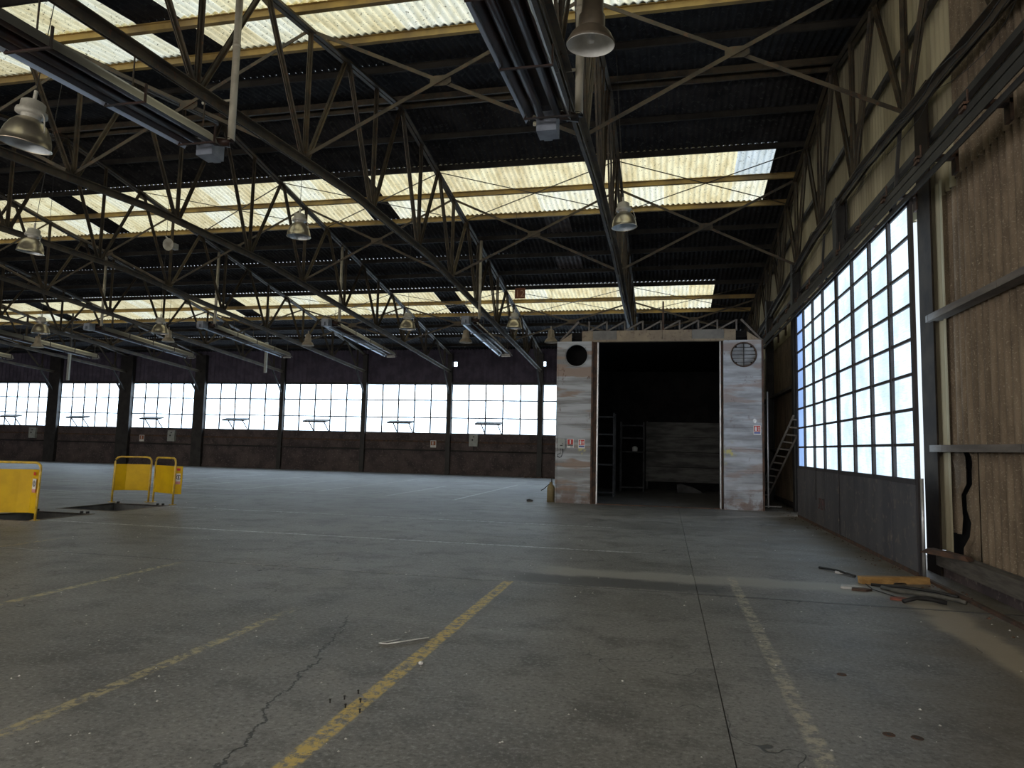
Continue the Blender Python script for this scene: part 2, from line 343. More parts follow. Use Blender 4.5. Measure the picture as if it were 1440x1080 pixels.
for side, Cc in (('far', FARC), ('near', NEARC)):
    for c in range(len(Cc)-1):
        y0, y1 = Cc[c], Cc[c+1]; sg = 1 if side == 'far' else -1
        lapped = y1 + sg*.10
        lift = (.028 if side == 'far' else .012)*(c % 2)
        rng = sky_ranges(c, side)
        za, zb = zroof(y0)+lift, Z_RIDGE - SLOPE*abs(lapped-Y_RIDGE)+lift
        edges = [X_L]
        for x0, n in sorted(rng): edges += [x0, x0+n*6*PITCHW]
        edges.append(X_R+.12)
        for k in range(0, len(edges), 2):
            if edges[k+1]-edges[k] > .1:
                corr(edges[k], edges[k+1], y0, lapped, za, zb).obj('roof_sheet', M['roof'], ceiling, True)
        for x0, n in rng:
            for k in range(n):
                u = random.random(); mt = M['sky_a'] if u < .5 else M['sky_b'] if u < .72 else M['sky_c']
                xx = x0 + k*6*PITCHW
                if side == 'far' and c == 2 and xx > 1.2 and xx < 3 and xx + 6*PITCHW > 2.4: mt = M['sky_blue']
                sky_sheet(xx, y0, lapped, za-.02, zb-.02, mt)
for y in sorted(set(FARC[1:] + NEARC[1:])):
    if y < -5.6 or y > 37.9: continue
    z = zroof(y) - .05; sg = 1 if y > Y_RIDGE else -1
    sky_lit = any(abs(y-q) < .3 for q in (FARC[3], FARC[4], FARC[9], FARC[10], NEARC[2], NEARC[3], NEARC[8], NEARC[9]))  # purlins at the strips get the lit colour, the rest the shaded one
    fl = .05 if sky_lit else .03
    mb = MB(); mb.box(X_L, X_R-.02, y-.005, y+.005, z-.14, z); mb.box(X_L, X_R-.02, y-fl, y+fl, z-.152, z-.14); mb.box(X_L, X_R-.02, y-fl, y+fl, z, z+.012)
    mb.obj('purlin', M['purlin'] if sky_lit else M['purlin_shaded'], ceiling)
for s in (-1, 1):   # ridge purlins and cap
    MB().box(X_L, X_R-.02, Y_RIDGE+s*.18-.03, Y_RIDGE+s*.18+.03, Z_RIDGE-.23, Z_RIDGE-.08).obj('purlin', M['truss'], ceiling)
MB().prism([(Y_RIDGE-.3, Z_RIDGE+.0), (Y_RIDGE, Z_RIDGE+.10), (Y_RIDGE+.3, Z_RIDGE+.0), (Y_RIDGE, Z_RIDGE+.06)], 'x', X_L, X_R+.12).obj('ridge_cap', M['roof'], ceiling)
for x0, c, w in ((-4.12, 4, 5), (-4.25, 6, 6), (-7.1, 7, 2)):    # paler sheets among the dark ones
    y0, y1 = FARC[c]+.2, FARC[c+1]-.05
    corr(x0, x0+w*PITCHW, y0, y1, zroof(y0)-.035, zroof(y1)-.035).obj('roof_sheet', M['roof_patch'], ceiling, True)

def zbot(y):
    d = abs(y - Y_RIDGE); return 7.12 - .068*max(0, d-2.5)
def ztop(y): return zroof(y) - .27
# cross frames between neighbouring trusses
for i in range(len(TRUSS_X)-1):
    xa, xb = TRUSS_X[i+1], TRUSS_X[i]
    for y in (11.62, 20.98, 30.34):
        if xb < -34 and y < 20: continue
        a0, a1, b0, b1 = (xa, y, zbot(y)+.12), (xa, y, ztop(y)), (xb, y, zbot(y)+.12), (xb, y, ztop(y))
        root = empty('cross_brace', (0, 0, 0)); root.parent = ceiling
        for p, q, dy in ((a0, b1, 0), (a1, b0, .05)):
            mb = MB(); p = Vector(p) + Vector((0, dy, 0)); q = Vector(q) + Vector((0, dy, 0)); mb.bar(p, q, .012, .07, (0, 1, 0)); mb.bar(p, q, .06, .012, (0, 1, 0), (.03, .03))
            mb.obj('brace_bar', M['truss'], root)
        xm, zm = (xa+xb)/2, (a0[2]+a1[2])/2
        MB().prism([(xm-.20, zm-.05), (xm-.12, zm-.10), (xm+.12, zm-.10), (xm+.20, zm-.05), (xm+.20, zm+.05), (xm+.12, zm+.10), (xm-.12, zm+.10), (xm-.20, zm+.05)], 'y', y+.02, y+.032).obj('brace_plate', M['truss'], root)
# flat wind bracing rods under the roof slope, longitudinal ties
for i in (0, 1, 2, 3):
    xa, xb = TRUSS_X[i+1], TRUSS_X[i]
    for ya, yb in ((19.5, 22.5), (28.8, 31.9)):
        for p, q in (((xa, ya), (xb, yb)), ((xa, yb), (xb, ya))):
            MB().bar((p[0], p[1], zroof(p[1])-.22), (q[0], q[1], zroof(q[1])-.22), .035, .012).obj('wind_rod', M['truss'], ceiling)
for y, dz in ((14.74, .1), (17.86, .1), (24.1, .1), (27.2, .1), (33.5, .1)):
    MB().bar((X_L, y, (zbot(y)+ztop(y))/2+.9*dz), (X_R-.15, y, (zbot(y)+ztop(y))/2+.9*dz), .05, .05).obj('tie_bar', M['truss'], ceiling)

# ---------------------------------------------------------------- roof trusses
def make_truss():
    root = empty('roof_truss', (0, 0, 0))
    for a, b in ((-5.4, Y_RIDGE), (Y_RIDGE, 37.65)):
        ang(MB(), (0, a, ztop(a)), (0, b, ztop(b)), .11, .012, (1, 0, 0), .03).obj('top_chord', M['truss'], root)
    ks = [-5.4, Y_RIDGE-2.5, Y_RIDGE+2.5, 37.6]
    for a, b in zip(ks, ks[1:]):
        mb = MB(); p, q = (0, a, zbot(a)), (0, b, zbot(b))
        ang(mb, p, q, .13, .014, (1, 0, 0), .03, -1)
        mb.obj('bottom_chord', M['truss'], root)
    nodes = [Y_RIDGE + s*(1.56 + 3.12*k) for s in (-1, 1) for k in range(7)]
    for y in nodes:
        if y > 36.8 or y < 3: continue
        zb = zbot(y)
        ang(MB(), (0, y, zb+.05), (0, y, ztop(y)), .06, .008, (1, 0, 0), .02).obj('vertical', M['truss'], root)
        for s in (-1, 1):
            yt = y + s*1.5
            if yt > 37.5: continue
            ang(MB(), (0, y+s*.07, zb+.06), (0, yt, ztop(yt)), .06, .008, (1, 0, 0), .02).obj('diagonal', M['truss'], root)
        MB().prism([(y-.24, zb-.06), (y+.24, zb-.06), (y+.15, zb+.28), (y-.15, zb+.28)], 'x', -.006, .006).obj('gusset_plate', M['truss'], root)
        for s in (1,):
            yt = y + 1.56
            if yt < 37: MB().prism([(yt-.2, ztop(yt)+.05-.03), (yt+.2, ztop(yt)-.02), (yt+.12, ztop(yt)-.22), (yt-.12, ztop(yt)-.22)], 'x', -.006, .006).obj('gusset_plate', M['truss'], root)
    return root
TL = ['steel roof truss standing against the corrugated end wall above the glazed sliding doors',
      'steel roof truss above the dark booth, first one out from the end wall',
      'steel roof truss ending just beside the booth, second one out from the end wall',
      'steel roof truss third out from the end wall, long heater hung under its far half',
      'steel roof truss fourth out from the end wall',
      'steel roof truss fifth out from the end wall',
      'steel roof truss sixth out from the end wall, meeting a wide window pier',
      'steel roof truss seventh out from the end wall, meeting a wide window pier',
      'steel roof truss eighth out from the end wall, at the far side of the hall',
      'steel roof truss ninth out from the end wall, barely seen at the picture edge']
t0 = make_truss()
for i, x in enumerate(TRUSS_X):
    t = t0 if i == 0 else copy_tree(t0)
    t.location = (x, 0, 0); tag(t, TL[i], 'truss', 'roof trusses')

# ---------------------------------------------------------------- far wall with its windows
wf = empty('wall_far', (0, Y_FAR, 0)); tag(wf, 'dark stained far wall below and above the long window band', 'wall', kind='structure')
def wpart(mb, name, mat): 
    o = mb.obj(name, mat, wf, loc=(0, -Y_FAR, 0)); return o
WINS = [(-49.0, -44.9), (-43.95, -39.56), (-38.72, -34.1), (-33.2, -28.61), (-27.9, -22.76), (-22.5, -17.42), (-17.15, -12.19), (-11.93, -6.92), (-6.64, -1.55)]
ZS, ZH = 2.30, 5.14
for i, (a, b) in enumerate(zip([X_L]+TRUSS_X[:0:-1], TRUSS_X[:0:-1]+[X_R])):    # one masonry panel per bay
    wpart(MB().box(a+.01, b-.01, Y_FAR, Y_FAR+.2, 0, ZS-.12), 'dado_panel', M['dado'])
wpart(MB().box(X_L, X_R, Y_FAR+.06, Y_FAR+.2, 0, ZS-.02), 'dado_backing', M['dado'])
wpart(MB().box(X_L, X_R, Y_FAR-.06, Y_FAR+.2, ZS-.12, ZS), 'window_sill', M['dado'])
wpart(MB().box(X_L, X_R, Y_FAR-.05, Y_FAR, 0, .14), 'plinth', M['dado'])
wpart(MB().box(X_L, X_R, Y_FAR-.03, Y_FAR+.06, 1.78, 1.88), 'rail', M['rust_steel'])
mb = MB(); n = int((X_R-X_L)/.15)
for i in range(n+1):
    x = X_L + (X_R-X_L)*i/n; d = .03*(1 if i % 2 else -1); mb.v += [(x, Y_FAR+.05+d, ZH), (x, Y_FAR+.05+d, 7.25)]
mb.f = [(2*i, 2*i+2, 2*i+3, 2*i+1) for i in range(n)]
wpart(mb, 'upper_cladding', M['far_clad'])
wpart(MB().box(X_L, X_R, Y_FAR-.05, Y_FAR+.1, ZH, ZH+.10), 'head_beam', M['steel_dark'])
wpart(MB().box(-1.5, X_R, Y_FAR, Y_FAR+.2, ZS, ZH), 'dado_panel', M['dado'])
cols = [(b0+a1)/2 for (a0, b0), (a1, b1) in zip(WINS, WINS[1:])]
for (a0, b0), (a1, b1) in zip(WINS, WINS[1:]):
    w = a1-b0; xm = (b0+a1)/2
    wpart(MB().box(b0, a1, Y_FAR-.22 if w > .5 else Y_FAR-.16, Y_FAR+.15, 0, 6.9), 'column', M['steel_dark'])
    wpart(MB().bar((xm, Y_FAR-.15, 4.55), (xm, Y_FAR-1.3, 5.85), .07, .07).bar((xm, Y_FAR-.12, 4.45), (xm, Y_FAR-.12, 5.0), .12, .05), 'knee_brace', M['steel_dark'])
    if w > .5:
        wpart(MB().bar((b0-.02, Y_FAR-.1, 4.75), (b0-.32, Y_FAR-.1, ZH+.05), .1, .08, (0, 1, 0)), 'haunch', M['steel_dark'])
WL = ['window band bay at the picture edge, farthest from the booth', 'window bay cut by the picture edge, beside a wide pier', 'window bay between two wide piers above the nearest yellow guard',
      'window bay above the pair of yellow guards', 'fifth window bay counted from the booth', 'fourth window bay counted from the booth',
      'third window bay counted from the booth', 'second window bay from the booth, above the grey switch box', 'window bay half hidden behind the booth pillar']
pane_cache = {}
for i, (a, b) in enumerate(WINS):
    w = empty('window_%d' % (i+1), ((a+b)/2, Y_FAR, ZS)); tag(w, WL[i], 'window', kind='structure')
    wd = b-a; nx = 5; pw = wd/nx; zr = [0, .90, 1.90, ZH-ZS]
    fr = MB()
    fr.box(-wd/2, wd/2, 0, .06, -.03, .04).box(-wd/2, wd/2, 0, .06, ZH-ZS-.04, ZH-ZS+.03).box(-wd/2, -wd/2+.04, 0, .06, 0, ZH-ZS).box(wd/2-.04, wd/2, 0, .06, 0, ZH-ZS)
    fr.obj('window_frame', M['frame'], w)
    for k in range(1, nx): MB().box(-wd/2+k*pw-.035, -wd/2+k*pw+.035, -.02, .05, 0, ZH-ZS).obj('mullion', M['frame'], w)
    for k in (1, 2): MB().box(-wd/2, wd/2, -.015, .045, zr[k]-.032, zr[k]+.032).obj('transom', M['frame'], w)
    for k in range(nx):
        for j in range(3):
            key = (round(pw, 3), j)
            if key not in pane_cache: pane_cache[key] = MB().box(.02, pw-.02, .02, .03, .02, zr[j+1]-zr[j]-.02).mesh('pane', M['pane_far'])
            link('pane', pane_cache[key], w, (-wd/2+k*pw, 0, zr[j]))
    # tilted vent sash with its two stays
    c0 = -wd/2 + pw*1.55 if i > 3 else -wd/2 + pw*1.15
    vf = empty('vent_sash', (c0, 0, .62)); vf.parent = w
    MB().bar((0, -.55, -.06), (0, .0, .05), pw*1.45, .09, (1, 0, 0)).obj('sash_leaf', M['steel_dark'], vf).location = (pw*.72, 0, 0)
    for s in (.45, 1.4): MB().bar((pw*s, -.05, -.58), (pw*(s-.12), -.46, -.03), .045, .045).obj('stay', M['steel_dark'], vf)

# ---------------------------------------------------------------- end wall on the right: sheets, girts, posts
wr = empty('wall_right', (X_R, 0, 0)); tag(wr, 'corrugated cement sheet end wall around the glazed sliding doors', 'wall', kind='structure')
D0, D1, DZ = 11.42, 19.95, 5.42       # doorway
def vsheet(y0, y1, z0, ztf, mat, dx=0.0, drop=None):
    amp = .05 if mat is M['wall_brown'] else .032; mb = MB(); k = int(round((y1-y0)/.177*8)); ys = [y0+(y1-y0)*i/k for i in range(k+1)]
    rows = 2
    for y in ys:
        d = .045*(1-1.6*abs(math.sin(math.pi*y/.177)))
        mb.v += [(dx+d, y, z0), (dx+d, y, ztf(y))]
    mb.f = [(2*i, 2*i+1, 2*i+3, 2*i+2) for i in range(k)]
    if drop: mb.f = [f for i, f in enumerate(mb.f) if not drop(ys[i])]
    return mb.obj('wall_sheet', mat, wr, True)
SW = 6*.177
def run(y0, y1, z0, z1, mat, dx=0.0):
    y = y0
    while y < y1-.05:
        e = min(y+SW, y1); vsheet(y, e, z0, (lambda q: z1) if z1 else (lambda q: zroof(q)+.0), mat, dx); y = e
ystart = -5.6
run(ystart, 9.90, .10, 1.80, M['wall_brown']); run(ystart, 10.95, 1.74, 3.70, M['wall_brown'], .03); run(ystart, 10.95, 3.62, 5.6, M['wall_brown'], .06)
run(D1, Y_FAR, .10, 1.80, M['wall_brown']); run(D1, Y_FAR, 1.74, 3.70, M['wall_brown'], .03); run(D1, Y_FAR, 3.62, 5.6, M['wall_brown'], .06)
run(ystart, 10.45, 5.5, None, M['wall_brown'], .04)
# upper pale sheets, one with two broken-out holes near the ridge
y = 10.45
while y < Y_FAR-.1:
    e = min(y+SW, Y_FAR)
    vsheet(y, e, DZ, lambda q: zroof(q), M['wall_pale'], .04, None); y = e
vsheet(10.67, 11.22, .34, lambda q: 5.6, M['wall_pale'], -.03)
MB().box(.10, .13, 9.6, 11.2, 0, 2.0).obj('added_dark_backing', M['interior'], wr)  # dark sheet added outside so no sky shows through the tear
# torn sheet: two ragged halves with a dark gap between them
def torn(pts, mat):
    mb = MB(); n = len(pts)
    for z, ya, yb in pts:
        mb.v += [(.026*math.sin(2*math.pi*(ya+(yb-ya)*k/8)/.177), ya+(yb-ya)*k/8, z) for k in range(9)]
    mb.f = [(i*9+k, i*9+k+1, (i+1)*9+k+1, (i+1)*9+k) for i in range(n-1) for k in range(8)]
    return mb.obj('wall_sheet', mat, wr, True)
torn([(.62, 10.52, 10.95), (.85, 10.50, 10.95), (.90, 10.44, 10.95), (1.15, 10.42, 10.95), (1.30, 10.24, 10.95), (1.48, 10.22, 10.95), (1.66, 10.34, 10.95), (1.80, 10.42, 10.95)], M['wall_brown'])
torn([(.10, 9.90, 10.40), (.45, 9.90, 10.44), (.62, 9.90, 10.20), (.80, 9.90, 10.18), (.95, 9.90, 10.34), (1.15, 9.90, 10.34), (1.30, 9.90, 10.16), (1.48, 9.90, 10.06), (1.66, 9.9, 10.12), (1.80, 9.9, 10.30)], M['wall_brown'])
for z in (1.77, 3.64):
    for a, b in ((ystart, 11.0), (D1, Y_FAR)):
        y = a
        while y < b-.05:
            e = min(y + random.choice((.55, .7, .9, 1.1, 1.3)), b); j = random.uniform(-.006, .006)
            MB().box(-.20+j, -.03, y+.006, e-.006, z-.055, z+.035+j).obj('girt_board', M['girt'], wr); y = e
for z in (6.35, 8.32):
    MB().box(-.10, -.02, ystart, Y_FAR, z-.05, z+.05).obj('girt', M['steel_dark'], wr)
    y = 9.0
    while y < 26 and z > 8: MB().bar((-.1, y, z-.05), (-.14, y+.02, z-.17), .02, .02).obj('hook_bolt', M['steel_dark'], wr); y += .45
MB().box(-.22, -.06, ystart, 10.8, .16, .36).obj('sill_beam', M['wood_grey'], wr)
for a, b in ((ystart, D0), (D1, Y_FAR)): MB().box(-.10, .06, a, b, .0, .14).obj('base_kerb', M['dado'], wr)
for y in (-1.2, 4.6, 15.9, 21.2, 26.5, 31.9):
    z0 = 0 if (y < D0+.6 or y > D1) else DZ
    hw = .25 if 10 < y < 11 else .16
    mb = MB(); mb.box(-.30, -.27, y-hw, y+hw, z0, 7.2); mb.box(-.08, -.05, y-.10, y+.10, z0, 7.2); mb.box(-.27, -.08, y-.012, y+.012, z0, 7.2)
    mb.obj('post', M['steel_dark'], wr)
MB().box(-.14, -.115, 10.86, 11.38, 0, 7.2).obj('post', M['post'], wr)
for y in (12.6, 18.2):
    MB().bar((-.12, y, DZ), (-.12, y-.5, 7.0), .05, .05).obj('wall_strut', M['steel_dark'], wr)
# near and left walls close the hall behind the camera
wn = empty('wall_near', (0, Y_NEAR, 0)); tag(wn, 'near wall behind the viewer, out of sight, with an added glowing window band', 'wall', kind='structure')
MB().box(X_L, X_R, -.2, 0, 0, ZS).obj('dado_panel', M['dado'], wn); MB().box(X_L, X_R, -.2, 0, ZH, 7.2).obj('upper_cladding', M['far_clad'], wn)
for i, (a, b) in enumerate(WINS[1:] + [(-1.25, 3.7)]):  # window bays added out of view as fill light
    MB().box(b, b+.3, -.2, 0, ZS, ZH).obj('column', M['steel_dark'], wn)
    w = empty('window_%d' % (i+10), ((a+b)/2, Y_NEAR-.1, ZS)); tag(w, 'added glowing window bay behind the viewer, number %d from the end wall' % (9-i), 'window', kind='structure'); wd = b-a
    MB().box(-wd/2, wd/2, -.03, .03, -.03, .05).box(-wd/2, wd/2, -.03, .03, ZH-ZS-.05, ZH-ZS+.03).obj('window_frame', M['frame'], w)
    MB().box(-wd/2, wd/2, -.005, .005, 0, ZH-ZS).obj('pane', M['pane_fill'], w)
wl = MB().prism([(Y_NEAR, 0), (Y_FAR+.2, 0), (Y_FAR+.2, 7.15), (Y_RIDGE, 10.75), (Y_NEAR, 7.1)], 'x', X_L-.2, X_L).obj('wall_left', M['far_clad'])
tag(wl, 'dark end wall at the far side of the hall, out of sight', 'wall', kind='structure')

# ---------------------------------------------------------------- glazed sliding doors
DX = 3.40
rows_z = [1.31 + i*(5.30-1.31)/8 for i in range(9)]
def door_leaf(name, ys, label, blue=None, patches=4):
    root = empty(name, (DX, ys[0], 0)); tag(root, label, 'door', kind='structure')
    y0, y1 = ys[0], ys[-1]; L = y1-y0
    def P(mb, nm, mat, par=root): return mb.obj(nm, mat, par)
    P(MB().box(0, .04, -.06, .06, .03, 5.38), 'stile', M['door_frame']); P(MB().box(0, .07, L-.06, L+.06, .03, 5.38), 'stile', M['door_frame'])
    P(MB().box(0, .07, 0, L, 5.26, 5.40), 'top_rail', M['door_frame']); P(MB().box(-.01, .07, 0, L, 1.25, 1.33), 'sill_rail', M['door_frame'])
    P(MB().box(-.02, .02, 0, L, .0, .06), 'bottom_rail', M['rust_steel'])
    for k in range(1, len(ys)-1):
        yy = ys[k]-y0; P(MB().box(-.02, .06, yy-.045, yy+.045, 1.3, 5.3), 'mullion', M['door_frame'])
    for z in rows_z[1:-1]: P(MB().box(-.005, .05, 0, L, z-.022, z+.022), 'glazing_bar', M['door_frame'])
    for k in range(len(ys)-1):
        for j in range(8):
            a, b = ys[k]-y0+.03, ys[k+1]-y0-.03
            P(MB().box(.028, .036, a, b, rows_z[j]+.012, rows_z[j+1]-.012), 'pane', M['pane_blue'] if k == blue else M['pane_door'])
    e = [L*i/patches for i in range(patches+1)]
    for k in range(patches):
        j = random.uniform(-.006, .006); P(MB().box(-.012+j, .03+j, e[k]+.008, e[k+1]-.008, .04, 1.26), 'sheet_panel', M['door_sheet'])
    for yy in (L*.2, L*.8):
        h = empty('hanger', (0, yy, 5.4)); h.parent = root
        MB().box(.02, .04, -.05, .05, -.1, .12).obj('hanger_strap', M['steel_dark'], h)
    return root
YA = [10.68, 11.62, 12.68, 13.82, 15.02]; YB = [15.12, 16.30, 17.38, 18.50, 19.52]
d1 = door_leaf('door_1', YA, 'glazed sliding door leaf nearer the viewer, dark steel sheets below')
d2 = door_leaf('door_2', YB, 'glazed sliding door leaf farther off, its last column of panes tinted blue', blue=3)
mb = MB(); MB().bar((-.03, 2.05, .60), (-.02, 2.05, 1.3), .02, .02, (0, 1, 0)).obj('latch_bar', M['steel_dark'], d2)
st = MB()
for k in range(4): st.box(-.026, -.020, 1.25+k*.16, 1.25+k*.16+.03, .42, .66); st.box(-.026, -.020, 1.25+k*.16, 1.36+k*.16, .42 if k % 2 else .63, .45 if k % 2 else .66)
NTm = worn('faded_stencil', (.17, .06, .055), (.07, .055, .055), 12, .7, lo=.45, hi=.58); o = st.obj('faded_stencil', NTm, d2); o['label'] = 'faded red stencil marks'

tr = empty('door_track', (3.36, 7, 5.45)); tag(tr, 'long dark overhead steel track above the sliding doors', 'track')
mb = MB(); mb.box(-.07, .0, -9, 22.5, .02, .035).box(-.07, -.055, -9, 22.5, -.10, .14).box(-.07, .05, -9, 22.5, .13, .145).box(-.02, .0, -9, 22.5, -.18, -.10)
mb.obj('rail', M['steel_dark'], tr)
y = -3.0
while y < 22:
    bk = empty('bracket', (0, y, .14)); bk.parent = tr
    MB().box(-.10, .40, -.07, .07, .0, .05).box(.36, .40, -.07, .07, -.2, .15).box(-.10, -.06, -.07, .07, -.04, .02).obj('bracket_plate', M['rust_steel'], bk)
    MB().tube([(-.03, 0, .0), (-.03, 0, .22)], .012, 6).obj('bracket_bolt', M['rust_steel'], bk)
    y += 1.48
fr = tag(MB().box(3.38, 3.43, 1.5, 10.6, 0, .035).obj('floor_guide_rail', M['rust_steel']), 'rusty guide rail on the floor along the end wall', 'rail')
pp = tag(MB().tube([(3.38, 10.40, .02), (3.38, 10.40, .7), (3.385, 10.41, 1.35)], .022, 8).obj('door_edge_pipe', M['silver'], None, True), 'short pale metal pipe standing at the foot of the sliding door edge', 'pipe')

# ---------------------------------------------------------------- booth
B = 20.9
bo = empty('metal_booth', (-.25, B, 0)); tag(bo, 'rust streaked galvanised booth with a wide dark doorway', 'booth')
bo_inv = Vector((.25, -B, 0))
def bp(mb, name, mat, parent=bo, smooth=False):
    o = mb.obj(name, mat, parent, smooth); o.location = bo_inv if parent is bo else (0, 0, 0); return o
def holed(x0, x1, z0, z1, cx, cz, r, y0, y1, n=24):
    mb = MB(); ring = [(cx+r*math.cos(2*math.pi*k/n), cz+r*math.sin(2*math.pi*k/n)) for k in range(n)]
    def edge(a):
        dx, dz = math.cos(a), math.sin(a)
        s = min([((x1-cx)/dx if dx > 1e-6 else (x0-cx)/dx if dx < -1e-6 else 9), ((z1-cz)/dz if dz > 1e-6 else (z0-cz)/dz if dz < -1e-6 else 9)])
        return (cx+dx*s, cz+dz*s)
    angs = [2*math.pi*k/n for k in range(n)]
    V = []
    for yy in (y0, y1):
        V += [(x, yy, z) for x, z in ring] + [(e[0], yy, e[1]) for e in map(edge, angs)]
    F = []
    for k in range(n):
        k2 = (k+1) % n
        F += [(k, k2, n+k2, n+k), (2*n+k, 3*n+k, 3*n+k2, 2*n+k2), (k, 2*n+k, 2*n+k2, k2)]
    mb.add(V, F)
    # corner fillers
    for X, Z in ((x0, z0), (x1, z0), (x1, z1), (x0, z1)):
        es = sorted(((edge(a)[0]-X)**2+(edge(a)[1]-Z)**2, edge(a)) for a in angs)
        A = [e for d, e in es if abs(e[0]-X) < 1e-6][:1]; C_ = [e for d, e in es if abs(e[1]-Z) < 1e-6][:1]
        if A and C_: mb.add([(X, y0, Z), (A[0][0], y0, A[0][1]), (C_[0][0], y0, C_[0][1])], [(0, 1, 2)])
    return mb
for x0, x1, cx, nm in ((-3.24, -2.17, -2.66, 'L'), (1.66, 2.73, 2.21, 'R')):
    pil = empty('pillar', (0, 0, 0)); pil.parent = bo; pil.location = bo_inv
    zc = [0.0, .55, 1.10, 1.72, 2.35, 3.0, 3.7, 4.02]
    for a, b in zip(zc, zc[1:]):
        j = random.uniform(-.006, .006); MB().box(x0, x1, B+j, B+.03, a+.003, b-.003).obj('cladding_panel', M['galv'], pil)
    holed(x0, x1, 4.02, 4.90, cx, 4.47, .33, B-.004, B+.03).obj('port_panel', M['galv'], pil)
    ringm = MB().lathe([(.33, 0), (.37, 0), (.37, .03), (.33, .03), (.33, 0)], 24)
    o = ringm.obj('port_ring', M['rust_steel'] if nm == 'R' else M['galv'], pil, True); o.matrix_local = Matrix.Translation((cx, B+.005, 4.47)) @ Matrix.Rotation(math.radians(90), 4, 'X')
    MB().box(x0-.02, x0+.03, B-.025, B+.9, 0, 4.9).obj('corner_angle', M['galv'], pil); MB().box(x1-.03, x1+.02, B-.025, B+.9, 0, 4.9).obj('corner_angle', M['rust_steel'], pil)
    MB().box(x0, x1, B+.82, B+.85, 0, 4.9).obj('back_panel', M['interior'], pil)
    if nm == 'R':
        lv = empty('louvre', (cx, B+.05, 4.47)); lv.parent = pil
        for k in range(6):
            z = -.27+k*.108; hw = math.sqrt(max(.01, .33**2-z*z))
            MB().bar((-hw, 0, z), (hw, 0, z), .10, .012, (0, .5, -.8)).obj('slat', M['silver'], lv)
        MB().box(-.012, .012, -.06, -.04, -.33, .33).obj('louvre_bar', M['steel_dark'], lv)
    # header block with its square black hole
    s = 1 if nm == 'L' else -1; ox = x0 if nm == 'L' else x1
    hx0, hx1 = (ox+.42, ox+.74) if nm == 'L' else (ox-.74, ox-.42)
    MB().prism([(ox+s*.06, 4.90), (ox+s*.42, 4.90), (ox+s*.42, 5.15)], 'y', B+.0, B+.03).obj('header_wing', M['beige'], pil)
    MB().box(min(ox+s*.74, ox+s*1.07), max(ox+s*.74, ox+s*1.07), B, B+.03, 4.90, 5.22).obj('header_plate', M['beige'], pil)
    MB().box(hx0, hx1, B+.25, B+.27, 4.90, 5.22).obj('header_recess', M['interior'], pil)
xs = [-2.17, -1.45, -.1, .75, 1.66]
for k in range(4):
    bp(MB().box(xs[k]+.004, xs[k+1]-.004, B-.03, B+.12, 4.93, 5.22), 'lintel_plate', M['lintel_grey'] if k in (0, 3) else M['beige'])
bp(MB().box(-2.17, 1.66, B-.05, B+.15, 4.88, 4.94), 'lintel_lip', M['beige'])
for a, b, c in ((-2.15, -2.03, -1.995), (1.63, 1.57, 1.535)):
    bp(MB().box(min(a, b), max(a, b), B+.08, B+.2, 0, 4.9), 'door_edge', M['rust_steel'])
    bp(MB().box(min(b, c), max(b, c), B+.02, B+.2, 0, 4.9), 'edge_trim', M['silver'])
# lattice on top
lt = empty('lattice_girder', (0, 0, 0)); lt.parent = bo; lt.location = bo_inv
YL = B+.10
MB().bar((-2.62, YL, 5.53), (2.15, YL, 5.53), .055, .055).obj('top_rail', M['girt'], lt); MB().bar((-2.4, YL, 5.38), (2.1, YL, 5.38), .03, .02).obj('mid_rail', M['truss'], lt)
MB().bar((-2.62, YL, 5.53), (-3.23, YL, 4.88), .055, .055).obj('end_stay', M['girt'], lt); MB().bar((2.15, YL, 5.53), (2.72, YL, 4.90), .055, .055).obj('end_stay', M['girt'], lt)
for k in range(9):
    x = -2.3 + k*.54; MB().bar((x, YL, 5.22), (x, YL, 5.53), .045, .045).obj('lattice_post', M['girt'], lt)
    if k < 8: MB().bar((x, YL, 5.22 if k % 2 else 5.22), (x+.54, YL, 5.52), .045, .045).obj('lattice_diagonal', M['girt'], lt)
MB().bar((.02-.1, YL-.05, 5.22), (.02-.1, YL-.05, 6.1), .05, .05).obj('riser_pipe', M['rust_steel'], lt)
BK = 30.2
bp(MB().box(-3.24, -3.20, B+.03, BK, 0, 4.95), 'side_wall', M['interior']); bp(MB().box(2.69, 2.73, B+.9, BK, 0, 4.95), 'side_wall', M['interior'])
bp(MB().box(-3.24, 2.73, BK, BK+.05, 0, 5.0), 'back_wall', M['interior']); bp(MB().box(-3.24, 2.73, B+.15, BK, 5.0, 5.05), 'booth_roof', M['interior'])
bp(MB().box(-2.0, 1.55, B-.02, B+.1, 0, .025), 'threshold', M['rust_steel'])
# things inside the booth
def rack(x0, x1, y0, y1, zs, label):
    r = empty('shelf_rack', ((x0+x1)/2, (y0+y1)/2, 0)); tag(r, label, 'shelf'); cx, cy = (x0+x1)/2, (y0+y1)/2
    for x in (x0, x1):
        for y in (y0, y1): MB().box(x-cx-.025, x-cx+.025, y-cy-.025, y-cy+.025, 0, zs[-1]+.15).obj('upright', M['shelf'], r)
    for z in zs: MB().box(x0-cx, x1-cx, y0-cy, y1-cy, z-.02, z+.03).obj('shelf_board', M['shelf'], r)
    return r
rack(-2.95, -1.75, 24.2, 24.9, [.15, 1.1, 1.75, 2.15, 2.75], 'dim metal shelf rack inside the booth beside its side wall')
rack(-1.75, -.85, 28.0, 28.6, [.15, 1.55, 2.1, 2.6], 'narrow dim shelf rack deep inside the booth beside the grey board')
bd = empty('leaning_board', (.75, 29.6, 0)); tag(bd, 'large scuffed grey board standing at the back of the booth', 'board')
for k in range(4): MB().box(-1.55, 1.6, -.02+k*.002, .03, .35+k*.62, .35+(k+1)*.62-.02).obj('board_strip', M['board'], bd)
